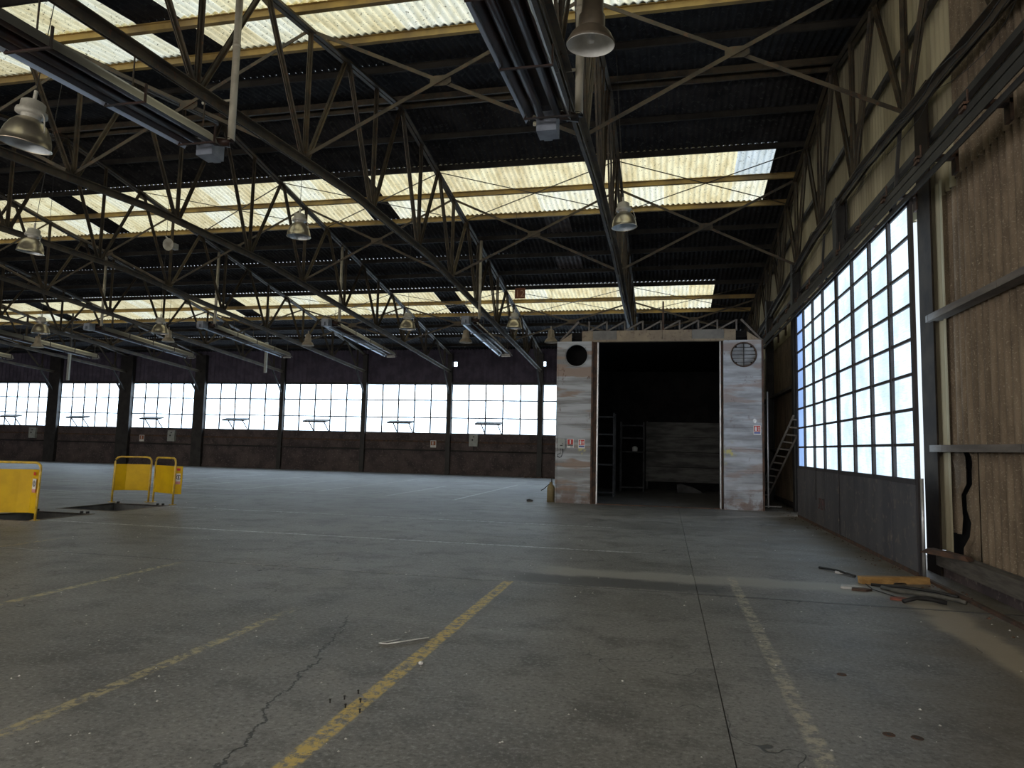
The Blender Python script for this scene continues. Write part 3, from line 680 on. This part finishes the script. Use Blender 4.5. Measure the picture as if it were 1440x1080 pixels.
for x in (-1.5, 1.5): MB().box(x-.03, x+.03, .03, .09, 0, 2.85).obj('board_post', M['shelf'], bd)
kt = tag(MB().lathe([(.0, 0), (.10, 0), (.11, .14), (.06, .19), (.0, .2)], 12).obj('small_pot', M['sign_white'], None, True, (-1.2, 28.3, 1.585)), 'small pale pot on a shelf deep inside the booth', 'pot')
pw_ = tag(MB().prism([(-.5, 0), (.55, 0), (.1, .22), (-.35, .34), (-.5, .3)], 'y', -.2, .2).obj('rubbish_bag', M['shelf'], None, False, (.95, 28.6, 0)), 'pale slumped sheet heap on the floor inside the booth', 'heap')

# ---------------------------------------------------------------- signs, boxes
def fire_sign(x, z, label, kind, y=B-.012, w=.20, h=.27):
    r = empty('fire_sign', (x, y, z)); tag(r, label, 'sign')
    MB().box(-w/2, w/2, 0, .008, 0, h).obj('plate', M['sign_white'], r)
    MB().box(-w*.42, w*.42, -.004, 0, h*.36, h*.94).obj('red_field', M['red'], r)
    if kind == 0:
        MB().box(-w*.09, w*.09, -.007, -.004, h*.44, h*.86).obj('extinguisher_mark', M['sign_white'], r); MB().box(-w*.42, w*.42, -.004, 0, h*.22, h*.34).obj('dark_band', M['sign_dark'], r)
        MB().box(0, w*.42, -.004, 0, h*.05, h*.14).obj('text_band', M['sign_dark'], r)
    else:
        MB().prism([(-w*.30, h*.42), (-w*.04, h*.42), (-w*.04, h*.78), (-w*.12, h*.88), (-w*.22, h*.88), (-w*.30, h*.78)], 'y', -.007, -.004).obj('extinguisher_mark', M['sign_white'], r)
        for k in range(3): MB().box(w*.10, w*.36, -.007, -.004, h*(.46+.14*k), h*(.53+.14*k)).obj('flame_mark', M['sign_white'], r)
        MB().box(-w*.42, w*.42, -.004, 0, h*.13, h*.30).obj('blue_band', M['sign_blue'], r)
    return r
fire_sign(-2.81, 1.66, 'red fire notice right beside the grey control box on the booth', 0)
fire_sign(-2.47, 1.65, 'red and blue extinguisher sign on the booth pillar that has the control box', 1)
fire_sign(2.56, 2.15, 'red and blue extinguisher sign on the booth pillar next to the glazed doors', 1)
cb = empty('control_box', (-3.07, B-.10, 1.63)); tag(cb, 'small pale control box on the booth pillar with hanging cables', 'control box')
MB().box(-.105, .105, 0, .10, 0, .30).obj('box_body', M['grey_box'], cb); MB().box(-.04, .04, -.008, 0, .08, .11).obj('switch', M['sign_dark'], cb); MB().box(.03, .05, -.008, 0, .13, .16).obj('switch', M['sign_dark'], cb)
MB().tube([(.03, .05, 0), (.04, .05, -.1), (.0, .05, -.24), (-.06, .05, -.27), (-.14, .05, -.22)], .010, 6).obj('cable', M['black'], cb, True); MB().tube([(-.03, .05, 0), (-.03, .05, -.14), (-.14, .06, -.19)], .008, 6).obj('cable', M['black'], cb, True)
dm = tag(MB().lathe([(0, 0), (.06, 0), (.06, .006), (0, .006)], 14).obj('round_plate', M['silver']), 'small round pale disc above the extinguisher sign near the glazed doors', 'disc')
dm.matrix_world = Matrix.Translation((2.50, B-.015, 2.55)) @ Matrix.Rotation(math.radians(90), 4, 'X')
cn = empty('old_canister', (-3.42, 21.15, 0)); tag(cn, 'small dirty yellow canister on the floor against the booth pillar', 'canister')
MB().lathe([(0, 0), (.12, 0), (.12, .42), (.09, .50), (.05, .53), (.05, .60), (0, .60)], 16).obj('body', M['can'], cn, True); MB().tube([(-.04, 0, .55), (-.22, -.05, .38), (-.30, -.05, .34)], .012, 6).obj('hose', M['black'], cn, True)
MB().bar((.02, 0, .58), (.02, 0, .74), .03, .03).obj('valve', M['black'], cn)
blk = tag(MB().prism([(-.09, 0), (.08, 0), (.1, .04), (-.02, .07), (-.1, .05)], 'y', -.05, .05).obj('rubber_scrap', M['black'], None, False, (-4.05, 21.05, 0)), 'small black scrap on the floor beside the dirty canister', 'scrap')

sw = empty('switch_box', (-10.55, Y_FAR-.17, 1.62)); tag(sw, 'grey switch box on the far wall under the second window bay from the booth', 'switch box')
MB().box(-.25, .25, 0, .17, 0, .68).obj('box_body', M['grey_box'], sw); MB().lathe([(0, 0), (.05, 0), (.05, .02), (0, .02)], 10).obj('dial', M['sign_dark'], sw).matrix_local = Matrix.Translation((-.05, 0, .36)) @ Matrix.Rotation(math.radians(90), 4, 'X')
MB().box(-.03, .06, -.012, 0, .5, .56).obj('handle', M['sign_dark'], sw); MB().tube([(0, .1, 0), (0, .1, -.2), (.05, .1, -.3)], .02, 6).obj('conduit', M['steel_dark'], sw)
for x, lab in ((-40.6, 'dim grey switch box on the far wall near the picture edge'), (-30.1, 'dim grey switch box on the far wall above the yellow guards')):
    s2 = copy_tree(sw); s2.location = (x, Y_FAR-.17, 1.5); tag(s2, lab, 'switch box')
def small_sign(x, z, lab):
    r = empty('wall_notice', (x, Y_FAR-.05, z)); tag(r, lab, 'sign'); MB().box(-.17, .17, 0, .02, 0, .40).obj('plate', M['sign_white'], r)
    MB().box(-.14, .14, -.004, 0, .13, .37).obj('red_field', M['sign_orange'], r); MB().box(-.05, .01, -.008, -.004, .16, .34).obj('mark', M['sign_white'], r)
small_sign(-12.95, 1.50, 'small orange notice on the far wall, one bay from the switch box'); small_sign(-32.3, 1.45, 'small orange notice on the far wall behind the yellow guards')
pip = empty('wall_pipe', (0, Y_FAR-.1, 1.34)); tag(pip, 'thin pipe running low along the far wall', 'pipe')
MB().tube([(X_L+.5, 0, 0), (-3.5, 0, 0)], .035, 8).obj('pipe_run', M['steel_dark'], pip, True)
for x in range(-44, -3, 5): MB().box(x-.03, x+.03, -.045, .1, -.05, .05).obj('clip', M['steel_dark'], pip)
for x, lab in ((-11.75, 'small bright slot high on the far wall, farther from the booth'), (-6.6, 'small bright slot high on the far wall beside the booth pillar')):
    v = empty('wall_slot', (x, Y_FAR-.06, 6.15)); tag(v, lab, 'opening')
    MB().box(-.10, .10, .0, .01, 0, .13).obj('pane', M['pane_far'], v); MB().box(-.10, .10, .0, .01, .15, .26).obj('pane', M['pane_far'], v)
    MB().box(-.13, .13, .012, .04, -.03, .29).obj('slot_frame', M['frame'], v)
n12 = empty('number_plate', (-6.15, 28.72, 8.02)); tag(n12, 'square rust coloured plate with the number 12 below the skylight', 'plate')
MB().box(-.23, .23, 0, .01, 0, .46).obj('plate', M['sign_orange'], n12)
cu = bpy.data.curves.new('numeral', 'FONT'); cu.body = '12'; cu.size = .42; cu.align_x = 'CENTER'; cu.extrude = .002; cu.materials.append(M['numeral'])
tmp = bpy.data.objects.new('numeral_curve', cu); COL.objects.link(tmp)
me = bpy.data.meshes.new_from_object(tmp.evaluated_get(bpy.context.evaluated_depsgraph_get())); bpy.data.objects.remove(tmp); bpy.data.curves.remove(cu)
o = bpy.data.objects.new('numeral', me); COL.objects.link(o); o.parent = n12; o.location = (0, -.004, .08); o.rotation_euler = (math.radians(90), 0, 0)
MB().bar((0, .02, .4), (0, .02, .62), .03, .01).obj('hanger', M['truss'], n12)

# ---------------------------------------------------------------- radiant heaters with flues
def make_heater():
    r = empty('radiant_heater', (0, 0, 0)); L = 6.0; dz = -.40      # from y=0 (burner end) to y=L
    def sweep(prof, t=.006):
        mb = MB(); n = len(prof)
        V = [(x, 0, z) for x, z in prof] + [(x, L, z+dz) for x, z in prof]
        return mb.add(V, [(i, i+1, n+i+1, n+i) for i in range(n-1)])
    sweep([(-.27, .0), (-.20, .13), (-.10, .21), (.10, .21), (.20, .13), (.27, .0)]).obj('reflector', M['refl_side'], r)
    sweep([(-.262, .0), (-.193, .124), (-.097, .202), (.097, .202), (.193, .124), (.262, .0)]).obj('reflector_liner', M['tube_black'], r)
    sweep([(-.315, -.035), (-.285, .02), (-.255, .055)]).obj('skirt', M['refl_skirt'], r); sweep([(.31, -.03), (.275, .0), (.265, .02)]).obj('skirt', M['refl_side'], r)
    for x in (-.12, .12): MB().tube([(x, -.05, .08), (x, L-.15, .08+dz)], .052, 10).obj('burner_tube', M['tube_black'], r, True)
    for k in range(5):
        y = .15+k*1.42; z = dz*y/L
        MB().bar((-.32, y, z-.03), (.32, y, z-.03), .03, .02, (0, 1, 0)).bar((.31, y, z-.03), (.31, y, z+.22), .03, .02, (0, 1, 0)).bar((-.31, y, z-.03), (-.24, y, z+.2), .03, .02, (0, 1, 0)).obj('support_strap', M['tube_black'], r)
        MB().bar((.1, y, z+.2), (.1, y, z+.62), .015, .015).obj('hanger', M['truss'], r)
    MB().prism([(-.2, -.06), (.2, -.06), (.2, .0), (.15, .2), (-.15, .2), (-.2, .0)], 'y', L-.01, L).obj('end_plate', M['refl_side'], r).location = (0, 0, dz)
    bx = empty('burner', (-.02, -.06, .02)); bx.parent = r
    MB().box(-.17, .11, -.34, -.04, -.12, .16).obj('burner_case', M['burner'], bx); MB().box(-.12, .0, -.42, -.34, -.10, .02).obj('gas_valve', M['burner'], bx)
    MB().tube([(-.12, -.1, .0), (-.22, -.15, .03), (-.24, -.25, .1), (-.15, -.28, .12)], .022, 8).obj('gas_hose', M['flue'], bx, True)
    fl = empty('flue', (.40, -.06, 0)); fl.parent = r
    MB().tube([(-.25, .0, .08), (-.1, -.02, .06), (-.02, -.04, .04), (0, -.06, .10)], .065, 10).obj('flue_elbow', M['tube_black'], fl, True)
    MB().tube([(0, -.06, .10), (0, -.06, 3.0)], .055, 12).obj('flue_pipe', M['flue'], fl, True)
    MB().tube([(0, -.06, 1.6), (0, -.06, 1.66)], .065, 12).obj('flue_collar', M['flue'], fl, True)
    MB().tube([(-.02, -.06, .75), (-.55, -.06, .75)], .022, 8).obj('stay_pipe', M['flue'], fl, True)
    return r
h0 = make_heater(); first = [True]
def heater(x, y, z, near, label):
    r = h0 if first[0] else copy_tree(h0); first[0] = False
    r.location = (x, y, z)
    r.rotation_euler = (0, 0, math.pi if near else 0); r.scale = (-1 if near else 1, 1, 1)
    tag(r, label, 'heater', 'radiant heaters under the trusses'); return r
heater(-6.98, 9.0, 6.17, True, 'long radiant heater high up near the viewer, beside the shiny dome lamp')
heater(-1.58, 9.0, 6.13, True, 'long radiant heater overhead beside the big brown enamel lamp')
for x, lab in ((-7.0, 'radiant heater in the far half, nearest to the booth'), (-12.5, 'radiant heater in the far half, second from the booth'), (-17.85, 'radiant heater in the far half, third from the booth'),
               (-23.15, 'radiant heater in the far half, fourth from the booth'), (-28.8, 'radiant heater in the far half, fifth from the booth'), (-34.2, 'radiant heater in the far half, last one at the picture edge')):
    heater(x, 24.0, 6.12, False, lab)

# ---------------------------------------------------------------- lamps
def dome_lamp(D):
    k = D/.5; r = empty('dome_lamp', (0, 0, 0))
    out = [(.25, 0), (.262, .005), (.25, .012), (.243, .08), (.222, .16), (.185, .235), (.135, .29), (.09, .315)]
    MB().lathe([(a*k, b*k) for a, b in out], 32).obj('reflector', M['alu'], r, True)
    MB().lathe([(a*k*.985, b*k-.004) for a, b in out[2:]]+[(0, .31*k)], 32).obj('inner_reflector', M['alu_inner'], r, True)
    MB().lathe([(0, .10*k), (.05*k, .12*k), (.06*k, .18*k), (.035*k, .26*k), (.03*k, .31*k)], 12).obj('bulb', M['white'], r, True)
    MB().lathe([(.09*k, .31*k), (.10*k, .33*k), (.10*k, .355*k)], 20).obj('neck', M['gear'], r, True)
    MB().lathe([(.0, .352*k), (.155*k, .352*k), (.158*k, .38*k), (.15*k, .41*k), (.125*k, .415*k), (.12*k, .50*k), (.09*k, .52*k), (0, .525*k)], 20).obj('gear_case', M['gear'], r, True)
    MB().tube([(.13*k, 0, .40*k), (.19*k, 0, .33*k), (.23*k, 0, .16*k)], .008*k, 6).obj('side_stay', M['gear'], r)
    MB().tube([(0, 0, .5*k), (0, 0, .64*k)], .02*k, 8).obj('hook', M['gear'], r)
    return r
def bell_lamp(D, old=False):
    k = D/.5; r = empty('bell_lamp', (0, 0, 0)); mo = M['enamel_old'] if old else M['enamel']
    out = [(.25, 0), (.255, .012), (.24, .04), (.21, .10), (.165, .15), (.135, .17)]
    MB().lathe([(a*k, b*k) for a, b in out], 32).obj('shade', mo, r, True)
    MB().lathe([(a*k*.985, b*k-.003) for a, b in out]+[(0, .165*k)], 32).obj('shade_inner', M['white'], r, True)
    MB().lathe([(.14*k, .165*k), (.135*k, .30*k), (.115*k, .32*k), (.11*k, .46*k), (.05*k, .50*k), (0, .5*k)], 20).obj('gear_case', mo, r, True)
    MB().lathe([(0, .02*k), (.035*k, .035*k), (.045*k, .08*k), (.025*k, .14*k), (.02*k, .17*k)], 12).obj('bulb', M['white'], r, True)
    MB().tube([(0, 0, .48*k), (0, 0, .62*k)], .02*k, 8).obj('hook', mo, r)
    return r
def hang(r, x, y, z, k, label, tilt=(0, 0)):
    r.location = (x, y, z); r.rotation_euler = (math.radians(tilt[0]), math.radians(tilt[1]), 0)
    MB().tube([(0, 0, .6*k), (0, 0, max(.7, zroof(y)-z))], .006, 6).obj('suspension_cable', M['steel_dark'], r)
    tag(r, label, 'lamp', 'hanging hall lamps')
for x, y, z, lab, tl in ((-8.04, 7.0, 5.35, 'large shiny dome lamp at the picture edge under the near heater', (0, 8)), (-.83, 13.9, 6.15, 'shiny dome lamp hanging in front of the truss above the booth', (0, -3)),
        (-7.88, 13.46, 6.13, 'shiny dome lamp hanging before the second skylight strip, mid hall', (0, 0)), (-13.23, 11.85, 5.53, 'shiny dome lamp before the second skylight strip at the picture edge', (0, 7)),
        (-8.06, 20.61, 5.31, 'shiny dome lamp between the two heaters nearest the booth', (0, 0)), (-4.96, 22.36, 5.60, 'shiny dome lamp below the number 12 plate', (0, 0)),
        (-16.15, 19.35, 5.07, 'shiny dome lamp hanging between the third and fourth far heaters', (0, 0)), (-19.51, 18.09, 4.91, 'shiny dome lamp above the end of a far heater, near the picture edge', (0, 0))):
    D = .575 if y == 7.0 else .5
    hang(dome_lamp(D), x, y, z, D/.5, lab, tl)
hang(bell_lamp(.5, True), -.77, 6.8, 5.80, 1, 'big brown enamel lamp overhead with white inside and a bulb', (4, 3))
for x, y, z, lab in ((-7.63, 25.73, 5.66, 'small pale enamel lamp hanging beside the heater nearest the booth'), (-4.26, 25.73, 5.63, 'small pale enamel lamp right above the booth pillar corner'),
        (-14.6, 26.1, 5.66, 'small pale enamel lamp hanging behind the third far heater'), (-27.5, 25.4, 5.60, 'small pale enamel lamp low beneath a dome lamp at the picture edge'), (-20.6, 25.2, 5.75, 'small pale enamel lamp hanging beside the fourth far heater')):
    hang(bell_lamp(.5), x, y, z, 1, lab)
for x, z0, lab in ((-19.2, 4.99, 'grey drop pipe hanging from the roof between the far heaters'), (-30.75, 4.6, 'grey drop pipe hanging from the roof above the nearest yellow guard')):
    d = empty('drop_pipe', (x, 30.36, z0)); tag(d, lab, 'pipe', 'drop pipes')
    MB().box(-.06, .06, -.05, .05, 0, 1.5).obj('lower_sleeve', M['grey_box'], d); MB().box(-.035, .035, -.03, .03, 1.5, zroof(30.36)-z0-.195).obj('upper_pipe', M['steel_dark'], d)
bfl = empty('roof_horn', (-13.24, 16.0, 6.93)); tag(bfl, 'small round grey loudspeaker horn under the third truss', 'loudspeaker')
MB().lathe([(.03, -.18), (.06, -.1), (.10, 0), (.17, .06)], 16).obj('horn', M['gear'], bfl, True).matrix_local = Matrix.Rotation(math.radians(100), 4, 'X'); MB().box(-.06, .06, .1, .28, -.08, .08).obj('driver', M['gear'], bfl); MB().bar((0, .15, .05), (-.3, .2, .3), .03, .03).obj('bracket', M['gear'], bfl)

# ---------------------------------------------------------------- cables along the end wall
for k, (z0, sag, x, lab) in enumerate(((7.02, .10, 3.50, 'slack cable looping along the end wall just under the truss chord'), (6.90, .05, 3.52, 'tight dark cable along the end wall under the truss chord'), (6.80, .28, 3.46, 'thin low sagging wire along the end wall under the truss'))):
    pts = []; nodes_ = [4, 7.2, 9.8, 12.2, 14.7, 17.8, 21, 24.1, 27.2, 30]
    for a, b in zip(nodes_, nodes_[1:]):
        for q in range(5):
            u = q/5; yy = a+(b-a)*u; pts.append((x + .02*math.sin(yy*2+k), yy, z0-7.12+zbot(yy) - sag*4*u*(1-u) - .04*math.sin(yy*3.1+k)))
    tag(MB().tube(pts, .009 if k < 2 else .004, 6).obj('cable_run', M['steel_dark'], None, True), lab, 'cable')
cp = tag(MB().tube([(2.86, 21.0, .1), (2.86, 21.0, 3.4)], .02, 8).obj('conduit', M['silver'], None, True), 'thin upright silver conduit behind the booth pillar next to the doors', 'conduit')
ld = empty('lattice_ladder', (3.06, 22.6, 0)); tag(ld, 'pale lattice ladder leaning beside the booth next to the glazed doors', 'ladder')
A, Bq = Vector((-.12, 1.1, 0)), Vector((.50, -2.45, 2.62)); dirv = (Bq-A); L = dirv.length; dn = dirv.normalized(); sd = Vector((.14, .99, 0)).cross(dn).normalized()*.15
for s in (-1, 1): MB().bar(A+sd*s, Bq+sd*s, .05, .03, sd).obj('rail', M['girt'], ld)
for k in range(13): MB().bar(A+dirv*(k+.5)/13-sd, A+dirv*(k+.9)/13+sd, .03, .03, dn).obj('rung', M['girt'], ld)

# ---------------------------------------------------------------- inspection pits and yellow guards
for (y0, y1), lab in (((PY[0], PY[1]), 'open inspection pit under the nearest yellow guard'), ((PY[2], PY[3]), 'open inspection pit in front of the pair of yellow guards')):
    p = empty('inspection_pit', ((PX0+PX1)/2, (y0+y1)/2, 0)); tag(p, lab, 'pit'); hx, hy = (PX1-PX0)/2, (y1-y0)/2
    MB().box(-hx-.1, -hx, -hy-.0, hy, -1.7, -.002).obj('pit_wall', M['concrete_pit'], p); MB().box(hx, hx+.1, -hy, hy, -1.7, -.002).obj('pit_wall', M['concrete_pit'], p)
    MB().box(-hx, hx, -hy-.1, -hy, -1.7, -.002).obj('pit_wall', M['concrete_pit'], p); MB().box(-hx, hx, hy, hy+.1, -1.7, -.002).obj('pit_wall', M['concrete_pit'], p)
    MB().box(-hx, hx, -hy, hy, -1.75, -1.7).obj('pit_floor', M['black'], p)
    mb = MB(); 
    for a in ((-hx-.06, hx+.06, -hy-.06, -hy), (-hx-.06, hx+.06, hy, hy+.06), (-hx-.06, -hx, -hy, hy), (hx, hx+.06, -hy, hy)): mb.box(a[0], a[1], a[2], a[3], -.02, .008)
    mb.obj('pit_edge_frame', M['girt'], p)
    for x in (-hx+.1, hx-.1, hx-.25): MB().box(x-.02, x+.02, hy+.0, hy+.05, 0, .05).obj('hatch_lug', M['black'], p)
def guard(p0, p1, H, facets, label, sign=None, lean=(0, 0), sheet=(.24, .96)):
    p0, p1 = Vector(p0), Vector(p1); c = (p0+p1)/2; r = empty('pit_guard', c); tag(r, label, 'guard', 'yellow pit guards')
    a, b = p0-c, p1-c; ln = Vector((lean[0], lean[1], 0)); d = (b-a).normalized(); R_ = .12
    def P(t, z): return a + (b-a)*t + ln*(z/H) + Vector((0, 0, z))
    Lh = (b-a).length; e = R_/Lh
    pts = [P(0, 0), P(0, .4), P(0, H-R_)] + [P(e*(1-math.cos(q)), H-R_+R_*math.sin(q)) for q in (.5, 1.0)] + [P(e, H), P(1-e, H)] + [P(1-e*(1-math.cos(q)), H-R_+R_*math.sin(q)) for q in (1.0, .5)] + [P(1, H-R_), P(1, .4), P(1, 0)]
    MB().tube(pts, .024, 10).obj('tube_frame', M['yellow_tube'], r, True)
    for t in (0, 1): MB().box(-.06, .06, -.06, .06, 0, .012).obj('foot_plate', M['yellow_tube'], r, loc=P(t, 0))
    nrm = Vector((d.y, -d.x, 0)); nrm = nrm if nrm.y > 0 else -nrm
    for (t0, o0), (t1, o1) in zip(facets, facets[1:]):
        q0, q1 = a+(b-a)*t0+nrm*o0, a+(b-a)*t1+nrm*o1; th = nrm*.006
        V = []
        for z in sheet:
            for q in (q0, q1):
                for s in (-1, 1): V.append(q + ln*(z/H) + th*s + Vector((0, 0, z)))
        MB().add(V, [(0, 2, 3, 1), (4, 5, 7, 6), (0, 4, 6, 2), (1, 3, 7, 5), (0, 1, 5, 4), (2, 6, 7, 3)]).obj('sheet_facet', M['yellow'], r)
    if sign:
        t, off, z, ux = sign; q = a+(b-a)*t + nrm*off + ln*(z/H) + Vector((0, 0, z)); ux = Vector(ux).normalized(); ny = Vector((ux.y, -ux.x, 0))
        Mx = Matrix((( ux.x, -ny.x, 0, q.x), (ux.y, -ny.y, 0, q.y), (0, 0, 1, q.z), (0, 0, 0, 1)))
        s = empty('warning_sign'); s.parent = r; s.matrix_local = Mx
        MB().box(-.075, .075, -.012, -.008, -.02, .18).obj('sign_plate', M['sign_white'], s); MB().box(-.075, .075, -.014, -.012, -.09, -.02).obj('sign_band', M['sign_pink'], s)
        MB().lathe([(.045, 0), (.06, 0), (.06, .003), (.045, .003), (.045, 0)], 18).obj('sign_ring', M['sign_dark'], s).matrix_local = Matrix.Translation((0, -.013, .085)) @ Matrix.Rotation(math.radians(90), 4, 'X')
        MB().box(-.012, .012, -.015, -.012, .05, .12).obj('sign_figure', M['sign_dark'], s); MB().box(-.05, .03, -.014, -.010, .25, .31).obj('sign_tag', M['red'], s)
    return r
guard((-13.75, 11.0, 0), (-12.03, 11.38, 0), 1.12, [(.02, .02), (.45, .02), (.72, .14), (.86, .16), (.99, .02)], 'yellow pit guard with a white warning sign cut by the picture edge', (.93, .06, .62, (.9, -.35, 0)), (.02, .03), (.13, .98))
guard((-13.86, 15.31, 0), (-13.12, 15.72, 0), 1.16, [(.03, .0), (.3, .10), (.97, .0)], 'yellow pit guard without a sign, one of the pair at the far pit', None, (.03, 0), (.30, .97))
guard((-13.02, 15.77, 0), (-12.08, 15.33, 0), 1.16, [(.03, .0), (.70, .05), (.88, .03), (1.06, .16)], 'yellow pit guard with a white warning sign, one of the pair at the far pit', (1.0, .10, .60, (.7, .55, 0)), (.02, 0), (.26, .96))

# ---------------------------------------------------------------- debris on the floor
pk = empty('timber_plank', (2.90, 10.02, 0)); tag(pk, 'split yellow timber plank lying on the floor by the door', 'plank')
MB().prism([(-.46, .0), (-.05, .0), (-.03, .02), (.12, .02), (.14, 0), (.46, 0), (.45, .085), (-.47, .09)], 'y', -.05, .05).obj('plank_body', M['wood'], pk).rotation_euler = (0, 0, .30)
sp = tag(MB().prism([(-.30, 0), (.34, 0), (.30, .05), (-.20, .07)], 'y', -.06, .06).obj('rusty_offcut', M['rust_steel'], None, False, (3.50, 10.02, .38)), 'rusty brown steel offcut lying on the grey sill beam', 'offcut'); sp.rotation_euler = (0, .04, -.95)
def strip(pts, r, mat, name, label, cat):
    return tag(MB().tube(pts, r, 8).obj(name, M[mat], None, True), label, cat)
strip([(2.62, 9.55, .02), (2.75, 9.30, .03), (3.0, 9.08, .05), (3.25, 8.95, .03), (3.3, 8.88, .02)], .025, 'hose', 'rubber_hose', 'grey curved hose length lying near the plank', 'hose')
strip([(2.55, 9.75, .015), (2.9, 9.62, .03), (3.2, 9.40, .03), (3.34, 9.22, .02)], .018, 'black', 'rubber_seal', 'black curved rubber seal just behind the grey hose', 'seal')
strip([(2.62, 8.75, .02), (2.78, 8.83, .05), (2.95, 8.85, .04), (3.08, 8.80, .02)], .025, 'black', 'rubber_seal', 'short black rubber seal lying in front of the grey hose', 'seal')
strip([(2.18, 10.95, .015), (2.35, 10.65, .03), (2.5, 10.3, .02)], .016, 'black', 'rubber_seal', 'thin black seal strip lying beyond the plank', 'seal')
strip([(2.50, 9.8, .012), (2.48, 9.4, .015), (2.62, 9.05, .012), (2.75, 8.9, .01)], .006, 'black', 'bent_wire', 'thin bent wire in front of the plank', 'wire')
for x, y, s, mat, lab in ((2.25, 9.5, .13, 'paper', 'flat pale broken tile in front of the plank'), (2.33, 9.38, .11, 'rust_steel', 'brown broken chip in front of the pale tile'), (2.62, 8.93, .10, 'brick', 'reddish brick fragment by the black seal'), (2.38, 10.62, .07, 'paper', 'small pale crumpled paper on the far seal strip')):
    tag(MB().prism([(-s, -s*.5), (s*.4, -s*.7), (s*1.2, -.1*s), (s*.5, s*.5), (-s*.7, s*.45)], 'z', 0, .025).obj('rubble_piece', M[mat], None, False, (x, y, 0)), lab, 'rubble')
tag(MB().prism([(-.25, -.15), (.2, -.2), (.28, .12), (-.1, .2)], 'z', 0, .02).obj('paper_sheet', M['paper'], None, False, (3.25, 22.8, 0)), 'pale sheet on the floor in the corner behind the booth', 'sheet')
strip([(-2.19, 5.70, .006), (-2.25, 5.60, .008), (-2.31, 5.53, .006), (-2.24, 5.53, .006), (-2.12, 5.64, .01), (-2.04, 5.75, .006), (-1.97, 5.80, .008)], .005, 'sign_white', 'white_strap', 'white crumpled strap on the floor beside the yellow line', 'strap')
tag(MB().lathe([(0, 0), (.018, .0), (.02, .012), (.009, .02), (0, .021)], 8).obj('pale_stone', M['sign_white'], None, False, (-1.80, 5.13, 0)), 'small white stone right beside the yellow line', 'stone')
for x, y, lab in ((1.30, 4.67, 'rusty anchor hole in the floor, nearer the faded line, one of a close pair'), (1.45, 4.66, 'rusty anchor hole in the floor, nearer the end wall, one of a close pair'), (1.30, 5.80, 'single rusty anchor hole in the floor beyond the pair')):
    h = empty('floor_anchor', (x, y, 0)); tag(h, lab, 'anchor'); MB().lathe([(.012, .003), (.032, .004), (.036, .0)], 12).obj('rim', M['rust_steel'], h); MB().lathe([(0, .002), (.02, .003)], 12).obj('socket', M['black'], h)
for k, (x, y) in enumerate(((-1.95, 4.17), (-1.90, 4.28), (-2.02, 4.30), (-1.83, 4.12), (-2.08, 4.22), (-1.98, 4.42))):
    tag(MB().lathe([(0, 0), (.005, 0), (.005, .018), (.008, .019), (.008, .024), (0, .025)], 8).obj('floor_stud', M['steel_dark'], None, False, (x, y, 0)), 'tiny steel stud in the cluster sticking up on the yellow line', 'stud', 'studs on the yellow line')
mb = MB()
for k in range(420):
    y = 3.0 + 14*random.random()**1.6; x = random.uniform(-1.1*y, 3.3); s = random.uniform(.004, .011)*(1+.04*y); q = random.random()*6
    if PX0-.2 < x < PX1+.2 and PY[0]-.2 < y < PY[3]+.2: continue
    ca, sa = math.cos(q)*s, math.sin(q)*s
    mb.add([(x+ca, y+sa, 0), (x-sa, y+ca, 0), (x-ca, y-sa*.6, 0), (x+sa*.7, y-ca, 0), (x, y, s*.7)], [(0, 1, 4), (1, 2, 4), (2, 3, 4), (3, 0, 4)])
tag(mb.obj('floor_litter', M['grit']), 'pale specks of grit and chips scattered over the concrete', 'litter', kind='stuff')
mb = MB()
for k in range(260):
    y = random.uniform(5, 37.0); x = 3.55-random.random()**2*.45 if y < 9.9 or y > 20 else 3.34-random.random()**2*.35
    if y > 20.5 and x < 2.85: continue
    s = random.uniform(.008, .03); q = random.random()*6; ca, sa = math.cos(q)*s, math.sin(q)*s
    mb.add([(x+ca, y+sa, 0), (x-sa, y+ca, 0), (x-ca, y-sa*.6, 0), (x+sa*.7, y-ca, 0), (x, y, s*.8)], [(0, 1, 4), (1, 2, 4), (2, 3, 4), (3, 0, 4)])
tag(mb.obj('wall_foot_rubble', M['rust_steel']), 'brown crumbs of rust and rubble along the foot of the end wall', 'rubble', kind='stuff')
mb = MB()
for k in range(200):
    x = random.uniform(-7.5, -3.5); y = 37.5-random.random()**2*.5; s = random.uniform(.02, .08); q = random.random()*6; ca, sa = math.cos(q)*s, math.sin(q)*s
    mb.add([(x+ca, y+sa, 0), (x-sa, y+ca, 0), (x-ca, y-sa*.6, 0), (x+sa*.7, y-ca, 0), (x, y, s*.9)], [(0, 1, 4), (1, 2, 4), (2, 3, 4), (3, 0, 4)])
tag(mb.obj('wall_foot_rubble', M['rust_steel']), 'brown rubble heaped along the foot of the far wall beside the booth', 'rubble', kind='stuff')
